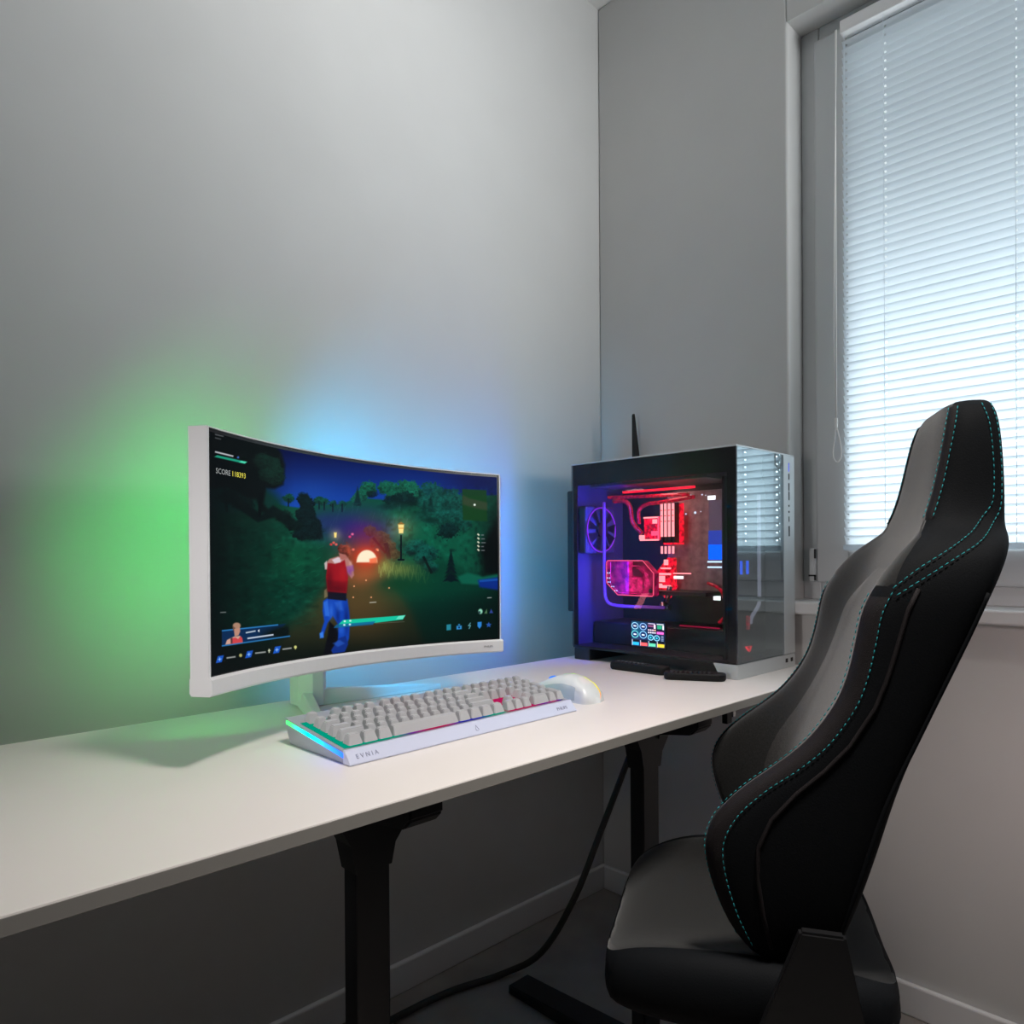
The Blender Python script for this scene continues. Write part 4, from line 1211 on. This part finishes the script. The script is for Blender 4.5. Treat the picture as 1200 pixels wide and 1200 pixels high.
# memory sticks
for k in range(4):
    y = 1.056 - k * 0.0112
    st_ = pbox('memory_stick', (1.552, 1.574, y - 0.0032, y + 0.0032, 1.035, 1.136), M_pcin)
    pbox('light_bar', (1.5505, 1.5525, y - 0.0034, y + 0.0034, 1.050, 1.134), M_pink, st_)
    bm = bmesh.new()
    for q in range(3): add_box(bm, 1.5497, 1.5507, y - 0.0022, y + 0.0022, 1.088 + q * 0.014, 1.090 + q * 0.014)
    pm('light_gap', bm, M_red2, st_)
    pbox('light_tip', (1.5505, 1.5525, y - 0.0028, y + 0.0028, 1.007, 1.026), M_pink, st_)
pbox('memory_backlight', (1.574, 1.5755, 1.006, 1.066, 1.030, 1.134), M_red2)
# graphics card block, lit edge-on
pbox('graphics_card', (1.50, 1.598, 0.90, 1.07, 0.905, 0.915), M_pcin, bev=0.002)
gp = [(1.040, 0.997), (1.028, 0.997), (1.028, 0.930), (1.024, 0.925), (1.047, 0.892), (1.073, 0.917), (1.073, 0.962)]
bm = bmesh.new(); add_prism(bm, gp, 0, 1.553, 1.575); gb = pm('card_block', bm, M_red2)
for (a, b, c, d) in [(1.030, 1.072, 0.953, 0.958), (1.048, 1.073, 0.935, 0.951), (1.030, 1.060, 0.968, 0.972), (1.030, 1.070, 0.920, 0.927), (1.038, 1.050, 0.978, 0.992), (1.056, 1.074, 0.926, 0.931)]:
    pbox('light_edge', (1.5505, 1.5535, a, b, c, d), M_pink, gb)
pbox('light_bar', (1.556, 1.558, 0.975, 1.026, 0.956, 0.959), M_pink)
ptube('coolant_tube', [(1.555, 1.035, 0.915), (1.55, 1.045, 0.882)], 0.005, M_redd)
ptube('coolant_tube', [(1.545, 1.028, 0.925), (1.54, 1.035, 0.885)], 0.007, M_fit)
# reservoir at the front
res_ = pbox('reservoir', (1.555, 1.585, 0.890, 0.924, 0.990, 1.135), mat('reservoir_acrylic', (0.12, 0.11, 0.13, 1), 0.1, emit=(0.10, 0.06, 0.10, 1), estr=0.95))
pbox('coolant', (1.5535, 1.5555, 0.8895, 0.9245, 0.992, 1.028), M_blue, res_)
M_blue2 = mat('blue_fluid_dim', (0.02, 0.03, 0.2, 1), 0.2, emit=(0.03, 0.06, 0.5, 1), estr=1.14)
pbox('coolant_haze', (1.554, 1.5555, 0.8895, 0.9245, 1.028, 1.062), M_blue2, res_)
for z in (0.985, 0.972): pbox('light_bar', (1.5505, 1.5535, 0.8885, 0.9255, z, z + 0.004), M_cyan, res_)
M_lab = G('status_display', (0.85, 0.97, 1.0, 1), 2.52)
for (y0, y1, z0, z1) in [(0.905, 0.925, 1.136, 1.146), (0.995, 1.022, 0.944, 0.951), (0.893, 0.911, 0.895, 0.905)]:
    pbox('status_display', (1.5525, 1.5545, y0, y1, z0, z1), M_lab)
for (y, z, r) in [(0.988, 1.110, 0.003), (1.015, 1.108, 0.002), (0.972, 1.112, 0.0013), (0.968, 1.154, 0.0018), (0.958, 1.152, 0.0012), (0.925, 1.110, 0.0014), (1.000, 1.155, 0.001)]:
    bm = bmesh.new(); add_cyl(bm, (1.598, y, z), r, 0.0015, 0, 10); pm('indicator_light', bm, M_cyan)
ptube('coolant_tube', smooth_path([(1.56, 0.93, 0.935), (1.555, 0.90, 0.925), (1.55, 0.882, 0.905), (1.55, 0.880, 0.86), (1.55, 0.895, 0.842)]), 0.004, M_redd)
pbox('light_bar', (1.49, 1.493, 0.86, 0.965, 0.8335, 0.8365), mat('dim_red', (0.1, 0, 0.02, 1), 0.4, emit=(0.5, 0.0, 0.06, 1), estr=0.66))
# front chamber: clear tube, red pump light, red triangle mark
ptube('coolant_tube', smooth_path([(1.545, 0.790, 1.14), (1.545, 0.790, 1.0), (1.545, 0.790, 0.905), (1.54, 0.790, 0.888), (1.525, 0.790, 0.876), (1.508, 0.790, 0.862), (1.505, 0.790, 0.848)]), 0.0042, M_clear)
bm = bmesh.new(); add_cyl(bm, (1.545, 0.790, 0.898), 0.010, 0.01, 2, 18); add_cyl(bm, (1.505, 0.790, 0.838), 0.009, 0.012, 2, 18); pm('tube_fitting', bm, M_fit)
pbox('front_panel_inner', (1.42, 1.604, 0.805, 0.811, 0.776, 1.175), M_pcin)
pbox('pump_light', (1.487, 1.494, 0.786, 0.792, 0.838, 0.868), M_redd)
bm = bmesh.new(); add_prism(bm, [(1.505, 0.797), (1.530, 0.797), (1.520, 0.783)], 1, 0.800, 0.8045); pm('triangle_emblem', bm, M_red2)
for x in (1.484, 1.512): pbox('light_bar', (x, x + 0.004, 0.800, 0.8045, 0.960, 0.990), M_blue)
# small status screen standing inside, by the side glass
DW, DH = 150, 92
yy_, zz_ = np.meshgrid(np.linspace(1.055, 0.960, DW), np.linspace(0.8455, 0.7865, DH))
Xp, Yp = np.meshgrid(np.linspace(740, 779, DW), np.linspace(728, 757.5, DH))
D = Paint(Xp.ravel(), Yp.ravel(), (14, 34, 66))
D.soft(745, 738, 12, 12, (10, 90, 120), 0.8); D.soft(752, 750, 8, 8, (60, 30, 90), 0.4)
for (x, y, r, c) in [(744.4, 733.6, 3.8, (160, 215, 235)), (754.2, 733.8, 3.8, (150, 190, 240)), (744.4, 743.6, 3.9, (120, 225, 220)), (754.2, 743.6, 4.0, (140, 205, 240))]:
    D.ell(x, y, r, r, (10, 40, 84), 1, 0.4); D.ring(x, y, r, 0.8, c); D.line(x - 1.7, y, x + 1.7, y + 0.2, 1.5, (245, 248, 255))
for (x, y, r) in [(763.0, 746.0, 3.0), (770.0, 746.2, 3.0)]:
    D.ell(x, y, r, r, (6, 60, 96), 1, 0.4); D.ring(x, y, r, 0.8, (150, 225, 250)); D.ell(x, y, 1, 1, (60, 210, 220), 1, 0.4)
D.poly([(740.5, 749.5), (748.5, 749.5), (748.5, 757), (740.5, 757)], (150, 160, 190), 0.9, 0.4)
for (x, c) in [(740.8, (40, 170, 225)), (750.6, (250, 90, 90)), (760.4, (90, 200, 160)), (770.2, (245, 195, 50))]:
    D.poly([(x, 749.6), (x + 8.4, 749.6), (x + 8.4, 757), (x, 757)], (8, 16, 30), 1, 0.3)
    D.poly([(x, 750.2), (x + 0.8, 750.2), (x + 0.8, 757), (x, 757)], (220, 225, 235), 0.9, 0.3)
    D.poly([(x + 0.6, 752.8), (x + 8.4, 752.8), (x + 8.4, 756.6), (x + 0.6, 756.6)], c, 1, 0.4)
D.poly([(759.5, 729), (778.5, 729), (778.5, 741.5), (759.5, 741.5)], (24, 18, 44), 0.9, 0.3)
D.line(760, 729.7, 768, 729.7, 1, (215, 205, 230)); D.line(760, 732.6, 766.5, 732.6, 1.6, (150, 80, 120)); D.poly([(766.6, 730.5), (768.8, 730.5), (768.8, 735.4), (766.6, 735.4)], (235, 215, 230), 1, 0.3)
D.line(770, 729.8, 778, 729.8, 1, (225, 240, 235)); D.poly([(770.5, 731), (776, 731), (776, 735.4), (770.5, 735.4)], (40, 150, 110), 1, 0.4); D.line(777.4, 731, 777.4, 736, 1.6, (240, 245, 245))
for k in range(4): D.ell(760.8 + k * 2.4, 737.2, 1, 0.9, (240, 215, 225) if k < 3 else (250, 200, 150), 1, 0.4); D.ell(760.8 + k * 2.4, 740.2, 1, 0.9, (235, 235, 250), 1, 0.4)
D.poly([(770, 738.5), (778, 738.5), (778, 741.5), (770, 741.5)], (230, 100, 190), 1, 0.4)
for k in range(4): D.line(775, 743.6 + k * 1.7, 777.6, 743.6 + k * 1.7, 0.7, (170, 185, 210))
Cc = D.C / 255.0
Cl = np.where(Cc <= 0.04045, Cc / 12.92, ((Cc + 0.055) / 1.055) ** 2.4)
V = np.stack([np.full(DW * DH, 1.4195 - pcx), yy_.ravel() - pcy, zz_.ravel() - DZ], -1)
me = bpy.data.meshes.new('display_picture')
idx = np.arange(DW * DH).reshape(DH, DW)
F = np.stack([idx[:-1, :-1], idx[1:, :-1], idx[1:, 1:], idx[:-1, 1:]], -1).reshape(-1, 4)
me.from_pydata(V.tolist(), [], F.tolist())
ca = me.color_attributes.new('picture', 'FLOAT_COLOR', 'POINT')
ca.data.foreach_set('color', np.concatenate([Cl, np.ones((len(Cl), 1))], 1).astype(np.float32).ravel())
me.materials.append(picture_mat('status_picture', 2.8))
sd = pbox('status_screen', (1.420, 1.426, 0.956, 1.059, 0.783, 0.849), M_pcin, bev=0.001)
dp = bpy.data.objects.new('display_picture', me); COL.objects.link(dp); dp.parent = sd
# aerial behind the case
bm = bmesh.new()
add_prism(bm, [(1.675, 1.16), (1.699, 1.16), (1.699, 1.285), (1.679, 1.402), (1.676, 1.405), (1.673, 1.400), (1.674, 1.28)], 1, 1.230, 1.238)
bmesh.ops.bevel(bm, geom=bm.edges[:], offset=0.0012, segments=2, affect='EDGES')
ae = pm('antenna', bm, M_black)
bm = bmesh.new(); add_cyl(bm, (1.655, 1.223, 1.165), 0.006, 0.014, 1, 14); add_box(bm, 1.653, 1.685, 1.231, 1.237, 1.159, 1.171, bev=0.002); pm('antenna_joint', bm, M_black, ae)
# power lead at the left rear
pbox('cable_block', (1.40, 1.46, 1.2232, 1.243, 0.86, 1.17), M_black, bev=0.004)
# ------------------------------------------------------------------ gaming chair
HX, HY = 1.161, 0.3315
ANG = math.radians(29.3)          # direction of the chair's left-right axis
chr_ = thing('gaming_chair', 'black and charcoal high-backed gaming chair with teal stitching in front of the window', 'chair', (HX, HY, 0), ANG)
# local axes: x = across (away from the camera), y = forwards (towards the desk), z up
def fabric(name, col, rough=0.9, sheen=0.3, scale=900, noise=0.5):
    return mat(name, col, rough, noise=noise, nscale=scale * 0.35, bump=0.35, bscale=scale, sheen=sheen, spec=0.15)
M_fab = fabric('charcoal_fabric', (0.0095, 0.0095, 0.009, 1))
M_fabl = fabric('grey_fabric', (0.025, 0.0225, 0.021, 1))
M_leat = mat('black_leatherette', (0.0055, 0.0065, 0.008, 1), 0.75, bump=0.2, bscale=500, spec=0.12)
M_strip = mat('dark_mesh_trim', (0.014, 0.011, 0.012, 1), 0.7, bump=0.5, bscale=1200, spec=0.2)
M_teal = mat('teal_thread', (0.015, 0.30, 0.33, 1), 0.6, spec=0.3)
prof = [  # z, half width, wing front v, centre front v, rear v
    (0.470, 0.190, 0.235, 0.200, 0.160),
    (0.500, 0.212, 0.266, 0.200, 0.150),
    (0.553, 0.222, 0.292, 0.195, 0.128),
    (0.603, 0.226, 0.308, 0.188, 0.112),
    (0.642, 0.228, 0.311, 0.180, 0.100),
    (0.678, 0.228, 0.293, 0.172, 0.090),
    (0.712, 0.227, 0.257, 0.162, 0.080),
    (0.742, 0.226, 0.216, 0.150, 0.070),
    (0.775, 0.225, 0.180, 0.138, 0.058),
    (0.822, 0.224, 0.149, 0.117, 0.038),
    (0.860, 0.224, 0.136, 0.102, 0.022),
    (0.900, 0.224, 0.128, 0.086, 0.003),
    (0.935, 0.224, 0.122, 0.074, -0.012),
    (0.962, 0.222, 0.110, 0.064, -0.024),
    (0.989, 0.215, 0.090, 0.056, -0.036),
    (1.011, 0.203, 0.070, 0.048, -0.045),
    (1.028, 0.178, 0.048, 0.041, -0.052),
    (1.040, 0.145, 0.037, 0.036, -0.056),
    (1.068, 0.132, 0.025, 0.027, -0.060),
    (1.100, 0.126, 0.016, 0.019, -0.061),
    (1.140, 0.122, 0.008, 0.012, -0.060),
    (1.175, 0.116, 0.001, 0.006, -0.058),
    (1.196, 0.105, -0.004, 0.001, -0.056),
    (1.208, 0.090, -0.010, -0.005, -0.052),
    (1.213, 0.070, -0.020, -0.018, -0.046),
]
def half_ring(p):
    z, w, wv, fc, rv = p
    d = wv - fc
    th = wv - rv
    r = [(0.0, fc), (0.30, fc + 0.02 * d), (0.52, fc + 0.10 * d), (0.68, fc + 0.52 * d), (0.79, wv - 0.02 * abs(d) - 0.001), (0.86, wv), (0.925, wv - 0.003), (0.97, wv - 0.010),
         (1.0, wv - 0.14 * th - 0.010), (1.0, wv - 0.5 * th), (0.985, rv + 0.16 * th), (0.93, rv + 0.04 * th), (0.80, rv - 0.001), (0.45, rv - 0.004), (0.0, rv - 0.005)]
    return [(u * w, v, z) for u, v in r]
HALF = [half_ring(p) for p in prof]
NR = len(HALF[0])
def surf(j, k, side=-1):
    """point on the backrest surface: j = fractional level, k = fractional ring index; side -1 = nearer the camera"""
    j = min(max(j, 0), len(HALF) - 1.0001); k = min(max(k, 0), NR - 1.0001)
    a, b = int(j), int(k); fj, fk = j - a, k - b
    q = [Vector(HALF[a][b]), Vector(HALF[a][b + 1]), Vector(HALF[a + 1][b]), Vector(HALF[a + 1][b + 1])]
    p = (q[0] * (1 - fk) + q[1] * fk) * (1 - fj) + (q[2] * (1 - fk) + q[3] * fk) * fj
    return Vector((p.x * (-side) * -1, p.y, p.z))
def z2j(z):
    for i in range(len(prof) - 1):
        if z <= prof[i + 1][0]:
            return i + (z - prof[i][0]) / (prof[i + 1][0] - prof[i][0])
    return len(prof) - 1.001
def finish(o, lv=2):
    m = o.modifiers.new('smooth', 'SUBSURF'); m.levels = lv; m.render_levels = lv
    for p in o.data.polygons: p.use_smooth = True
    return o
# closed body of the backrest; faces get the cover that belongs there
bm = bmesh.new()
rings = []
for h in HALF:
    full = [(x, y, z) for x, y, z in h] + [(-x, y, z) for x, y, z in h[-2:0:-1]]
    rings.append([bm.verts.new(p) for p in full])
n = len(rings[0])
for a, (A, B) in enumerate(zip(rings, rings[1:])):
    for k in range(n):
        f = bm.faces.new((A[k], A[(k + 1) % n], B[(k + 1) % n], B[k]))
        kk = k if k < NR - 1 else n - 1 - k      # mirrored ring index
        f.material_index = 0 if kk >= 5 else 1
bm.faces.new(rings[0][::-1]); bm.faces.new(rings[-1])
back = finish(obj('backrest', bm, [M_leat, M_fab], chr_))
from mathutils.bvhtree import BVHTree
bpy.context.view_layer.update()
_dg = bpy.context.evaluated_depsgraph_get()
_me = bpy.data.meshes.new_from_object(back.evaluated_get(_dg))
BV = BVHTree.FromPolygons([v.co.copy() for v in _me.vertices], [tuple(p.vertices) for p in _me.polygons])
bpy.data.meshes.remove(_me)
def onto(p, l):
    """nearest point of the finished cover, lifted by l"""
    q, nrm, i, d = BV.find_nearest(p)
    c = Vector((0, 0.5 * (BVC(q.z)), q.z))
    if nrm.dot(q - c) < 0: nrm = -nrm
    return q + nrm * l
def BVC(z):
    p = prof[int(z2j(min(max(z, 0.471), 1.212)))]
    return p[2] + p[4]
def patch(name, j0, j1, k0, k1, m, lift, sides=(-1, 1), nj=40, nk=6, raw=False):
    kf = k1 if callable(k1) else (lambda j: k1)
    for sd_ in sides:
        bm = bmesh.new(); R_ = []
        for a in range(nj + 1):
            j = j0 + (j1 - j0) * a / nj
            row = []
            for b in range(nk + 1):
                k = k0 + (kf(j) - k0) * b / nk
                p = onto(surf(j, k, sd_), 0)
                e = 0.05
                t1 = surf(j + e, k, sd_) - surf(j - e, k, sd_); t2 = surf(j, k + e, sd_) - surf(j, k - e, sd_)
                nrm = t2.cross(t1) if not raw else Vector((0, 1, 0))
                if nrm.length > 0: nrm.normalize()
                c = Vector((0, prof[int(min(j, len(prof) - 1))][4] * 0.5 + prof[int(min(j, len(prof) - 1))][2] * 0.5, p.z))
                if nrm.dot(p - c) < 0: nrm = -nrm
                edge = min(a, nj - a, 2) / 2 * min(b, nk - b, 1)
                row.append(bm.verts.new(p + nrm * (lift * (0.15 + 0.85 * edge))))
            R_.append(row)
        for a in range(nj):
            for b in range(nk):
                bm.faces.new((R_[a][b], R_[a][b + 1], R_[a + 1][b + 1], R_[a + 1][b]))
        o = obj(name, bm, m, chr_, True)
def stitch(name, pts, r=0.00068, dash=0.0052, gap=0.0028, m=None):
    """dashed thread along a path"""
    P_ = smooth_path(pts, 10)
    bm = bmesh.new()
    L_ = [0]
    for a, b in zip(P_, P_[1:]): L_.append(L_[-1] + (b - a).length)
    def at(d):
        for i in range(len(L_) - 1):
            if d <= L_[i + 1]:
                t = (d - L_[i]) / max(1e-9, L_[i + 1] - L_[i]); return P_[i].lerp(P_[i + 1], t)
        return P_[-1]
    d = 0
    while d < L_[-1] - dash:
        add_tube(bm, [at(d), at(d + dash * 0.5), at(d + dash)], [r * 0.7, r, r * 0.7], 5)
        d += dash + gap
    return obj(name, bm, m or M_teal, chr_, True)
def out(p, c, l):
    d = p - Vector((0, c, p.z)); d.z = 0
    return p + d.normalized() * l
def path(zs_k, side=-1, l=0.003):
    q = []
    for z, k in zs_k:
        j = z2j(z); p = surf(j, k, side)
        pr = prof[int(j)]
        q.append(onto(p, l))
    return q
J = z2j
# lighter centre panel of the back, mesh trim on the wings and on the headrest
bm = bmesh.new(); R_ = []
for a in range(49):
    z = 0.52 + (0.985 - 0.52) * a / 48
    j = z2j(z); w = prof[int(j)][1] * 0.60 * (1 if a < 40 else math.sqrt(max(0.0, 1 - ((a - 40) / 8.5) ** 2)))
    row = []
    for b in range(25):
        x = w * (b - 12) / 12
        hit = BV.ray_cast(Vector((x, 1.0, z)), Vector((0, -1, 0)))
        e = min(1.0, min(b, 24 - b) / 2, min(a, 48 - a) / 2)
        row.append(bm.verts.new((x, hit[0].y + 0.0006 + 0.004 * e, z)))
    R_.append(row)
for a in range(48):
    for b in range(24): bm.faces.new((R_[a][b], R_[a][b + 1], R_[a + 1][b + 1], R_[a + 1][b]))
obj('center_panel', bm, M_fabl, chr_, True)
patch('shoulder_panel', J(0.968), J(1.052), 3.6, lambda j: 7.4 - 3.0 * ((j - J(0.968)) / (J(1.052) - J(0.968))), M_fab, 0.0012)
patch('wing_trim', J(0.50), J(0.955), 5.1, 7.5, M_strip, 0.0025)
patch('headrest_trim', J(1.05), J(1.203), 4.4, 6.4, M_strip, 0.0025)
for sd_ in (-1, 1):
    zs = [0.51, 0.553, 0.603, 0.642, 0.678, 0.712, 0.742, 0.775, 0.822, 0.86, 0.90, 0.935, 0.962]
    stitch('stitching', path([(z, 5.05) for z in zs], sd_))
    stitch('stitching', path([(z, 7.5) for z in zs], sd_))
    zs = [1.052, 1.07, 1.10, 1.14, 1.175, 1.20]
    stitch('stitching', path([(z, 4.3) for z in zs], sd_))
    stitch('stitching', path([(z, 6.45) for z in zs], sd_))
    stitch('stitching', path([(1.20, 9.4), (1.175, 9.6), (1.14, 9.7), (1.10, 9.75), (1.07, 9.7), (1.05, 9.4), (1.03, 9.0), (1.011, 8.5), (0.989, 8.0), (0.965, 7.4)], sd_))
    stitch('stitching', path([(1.20, 10.1), (1.175, 10.2), (1.14, 10.25), (1.10, 10.25), (1.065, 10.1), (1.042, 9.8), (1.02, 9.4), (1.0, 8.9), (0.975, 8.3), (0.955, 7.7)], sd_))
    tube('seam_piping', path([(z, 8.4) for z in [0.51, 0.553, 0.603, 0.642, 0.678, 0.712, 0.742, 0.775, 0.822, 0.86, 0.90, 0.94, 0.965]], sd_, 0.001), 0.0028, M_strip, chr_, 8)
    tube('rear_piping', smooth_path(path([(z, 10.6) for z in [0.52, 0.60, 0.70, 0.80, 0.90, 0.96]], sd_, 0.001), 6), 0.0030, M_leat, chr_, 8)
# seat
bm = bmesh.new()
sv = [  # y, half width, top z, edge top z
    (0.06, 0.20, 0.455, 0.470), (0.12, 0.235, 0.462, 0.490), (0.24, 0.240, 0.462, 0.500), (0.35, 0.238, 0.462, 0.492), (0.42, 0.215, 0.455, 0.470), (0.46, 0.185, 0.438, 0.445)]
R_ = []
for y, w, zt, ze in sv:
    q = [(0, zt), (0.45 * w, zt), (0.66 * w, zt + 0.3 * (ze - zt)), (0.84 * w, ze), (0.96 * w, ze - 0.012), (w, ze - 0.045), (0.97 * w, 0.388), (0.6 * w, 0.375), (0, 0.375)]
    if y in (0.06, 0.46): q = [(a, 0.41 + (b - 0.41) * 0.75) for a, b in q]
    full = [(a, y, b) for a, b in q] + [(-a, y, b) for a, b in q[-2:0:-1]]
    R_.append([bm.verts.new(p) for p in full])
n = len(R_[0])
for A, B in zip(R_, R_[1:]):
    for k in range(n):
        f = bm.faces.new((A[k], A[(k + 1) % n], B[(k + 1) % n], B[k]))
        kk = k if k < 8 else n - 1 - k
        f.material_index = 1 if kk < 3 else 0
bm.faces.new(R_[0][::-1]); bm.faces.new(R_[-1])
finish(obj('seat', bm, [M_leat, M_fab], chr_))
# recline brackets and mechanism
for s in (-1, 1):
    bm = bmesh.new()
    add_prism(bm, [(0.12, 0.40), (0.26, 0.40), (0.24, 0.45), (0.20, 0.56), (0.15, 0.56), (0.13, 0.46)], 0, s * 0.246, s * 0.262)
    bmesh.ops.bevel(bm, geom=bm.edges[:], offset=0.003, segments=2, affect='EDGES')
    obj('recline_bracket', bm, M_black, chr_)
bm = bmesh.new(); add_box(bm, -0.10, 0.10, 0.14, 0.38, 0.335, 0.376, bev=0.008); obj('tilt_mechanism', bm, M_black, chr_)
bm = bmesh.new(); add_cyl(bm, (0, 0.26, 0.10), 0.030, 0.13, 2, 24); add_cyl(bm, (0, 0.26, 0.22), 0.022, 0.12, 2, 24); obj('gas_lift', bm, M_blackm, chr_, True)
for k in range(5):
    a = math.radians(72 * k - 5.3)
    dx, dy = math.cos(a), math.sin(a)
    bm = bmesh.new()
    c = Vector((0, 0.26, 0))
    A = c + Vector((dx * 0.02, dy * 0.02, 0.115)); B = c + Vector((dx * 0.30, dy * 0.30, 0.075))
    nn = Vector((-dy, dx, 0))
    va = [bm.verts.new(A + nn * x + Vector((0, 0, z))) for x, z in [(-0.028, -0.03), (0.028, -0.03), (0.022, 0.018), (-0.022, 0.018)]]
    vb = [bm.verts.new(B + nn * x + Vector((0, 0, z))) for x, z in [(-0.020, -0.012), (0.020, -0.012), (0.015, 0.014), (-0.015, 0.014)]]
    bm.faces.new(va[::-1]); bm.faces.new(vb)
    for i in range(4): bm.faces.new((va[i], va[(i + 1) % 4], vb[(i + 1) % 4], vb[i]))
    bmesh.ops.bevel(bm, geom=bm.edges[:], offset=0.004, segments=2, affect='EDGES')
    lg = obj('base_leg', bm, M_black, chr_)
    bm = bmesh.new()
    E_ = c + Vector((dx * 0.285, dy * 0.285, 0.030))
    for q in (-0.012, 0.012):
        p = E_ + nn * q
        add_tube(bm, [p - nn * 0.009, p + nn * 0.009], 0.030, 18)
    add_tube(bm, [E_ + Vector((0, 0, 0.0)), E_ + Vector((0, 0, 0.042))], 0.008, 10)
    obj('caster', bm, M_black, lg, False)
P_BLIND, P_KEY, P_CEIL, P_WORLD, P_GREEN, P_BLUE = 22.0, 7.0, 4.6, 0.018, 0.19, 0.56
# ------------------------------------------------------------------ light
def area(name, loc, target, sx, sy, power, col, spread=180):
    l = bpy.data.lights.new(name, 'AREA'); l.shape = 'RECTANGLE'; l.size = sx; l.size_y = sy
    l.energy = power; l.color = col; l.spread = math.radians(spread)
    o = bpy.data.objects.new(name, l); COL.objects.link(o); o.location = loc; o.visible_camera = True
    d = Vector(target) - Vector(loc)
    o.rotation_euler = d.to_track_quat('-Z', 'Y').to_euler()
    return o
# daylight behind the blind, added key light inside the room, ceiling lamp
area('daylight_blind', (2.25, 0.19, 1.15), (1.7, 0.19, 1.20), 1.5, 1.0, P_BLIND, (0.88, 0.95, 1.0))
area('daylight_sky', (2.75, 0.19, 1.75), (1.7, 0.19, 1.75), 2.6, 2.6, 20.0, (0.90, 0.96, 1.0))
area('key_fill', (1.45, -1.10, 1.60), (1.00, 1.385, 2.35), 0.7, 0.7, P_KEY, (0.96, 0.985, 1.0), 68)  # added key light, unseen in the room, aimed up the left wall
area('ceiling_lamp', (0.66, 0.02, 2.55), (0.74, 0.48, 0.74), 0.3, 0.3, P_CEIL, (1.0, 0.93, 0.87), 60)
area('ceiling_light', (0.70, 1.02, 2.50), (0.70, 1.04, 0.7), 0.7, 0.2, 1.3, (1.0, 0.97, 0.94))
area('side_fill', (-1.30, 0.55, 1.12), (0.45, 0.90, 0.98), 0.3, 0.3, 0.45, (1.0, 0.96, 0.95), 32)  # added unseen fill that brightens the monitor's left side
area('warm_fill', (0.75, -0.85, 1.0), (1.714, 0.05, 0.68), 0.25, 0.25, 0.75, (1.0, 0.80, 0.77), 44)  # added unseen warm fill for the wall below the window
# the coloured lamps on the back of the monitor, thrown at the wall
MW = Matrix.LocRotScale(Vector((MX, MY, DZ)), Matrix.Rotation(MYAW, 3, 'Z'), None)
def back_lamp(name, s, off, z, tx, tz, sx, sy, power, col, spread):
    area(name, MW @ Vector(mp(s, off, z)), (tx, YW, tz), sx, sy, power, col, spread)
GC, BC = (0.02, 1.0, 0.12), (0.0, 0.50, 1.0)
back_lamp('glow_green', -0.245, 0.05, 1.03, 0.475, 1.03, 0.02, 0.22, P_GREEN, GC, 72)
back_lamp('glow_green', -0.17, 0.075, 1.14, 0.60, 1.22, 0.16, 0.02, P_GREEN * 0.6, GC, 72)
back_lamp('glow_green', -0.19, 0.075, 0.86, 0.55, 0.80, 0.14, 0.02, P_GREEN * 0.7, GC, 125)
back_lamp('glow_blue', 0.245, 0.05, 1.02, 1.18, 1.03, 0.02, 0.22, P_BLUE * 1.5, BC, 90)
back_lamp('glow_blue', 0.10, 0.075, 1.14, 0.93, 1.24, 0.24, 0.02, P_BLUE * 0.9, BC, 80)
back_lamp('glow_blue', 0.14, 0.075, 0.86, 1.0, 0.80, 0.20, 0.02, P_BLUE * 1.1, BC, 140)
# red wash inside the computer case
area('case_light', (1.50, 1.03, 1.172), (1.53, 1.03, 0.9), 0.05, 0.25, 0.5, (1.0, 0.42, 0.40))
area('case_light_rear', (1.43, 1.02, 0.84), (1.60, 1.02, 1.0), 0.02, 0.2, 0.12, (1.0, 0.25, 0.25))
area('case_blue_fill', (1.43, 1.09, 1.0), (1.47, 1.22, 1.0), 0.04, 0.30, 2.2, (0.03, 0.04, 1.0))  # added blue fill standing in for the glow reflected in the glass
w = bpy.data.worlds.new('world'); S.world = w; w.use_nodes = True
bg = w.node_tree.nodes['Background']; bg.inputs['Color'].default_value = (0.80, 0.88, 1.0, 1); bg.inputs['Strength'].default_value = P_WORLD
S.view_settings.view_transform = 'Standard'; S.view_settings.look = 'None'
S.view_settings.gamma = 1.0; S.view_settings.exposure = 0.0; S.view_settings.use_curve_mapping = False
S.cycles.use_denoising = True
S.cycles.max_bounces = 8; S.cycles.transparent_max_bounces = 12; S.cycles.diffuse_bounces = 4; S.cycles.glossy_bounces = 4
S.cycles.sample_clamp_indirect = 4.0
S.cycles.caustics_reflective = False; S.cycles.caustics_refractive = False
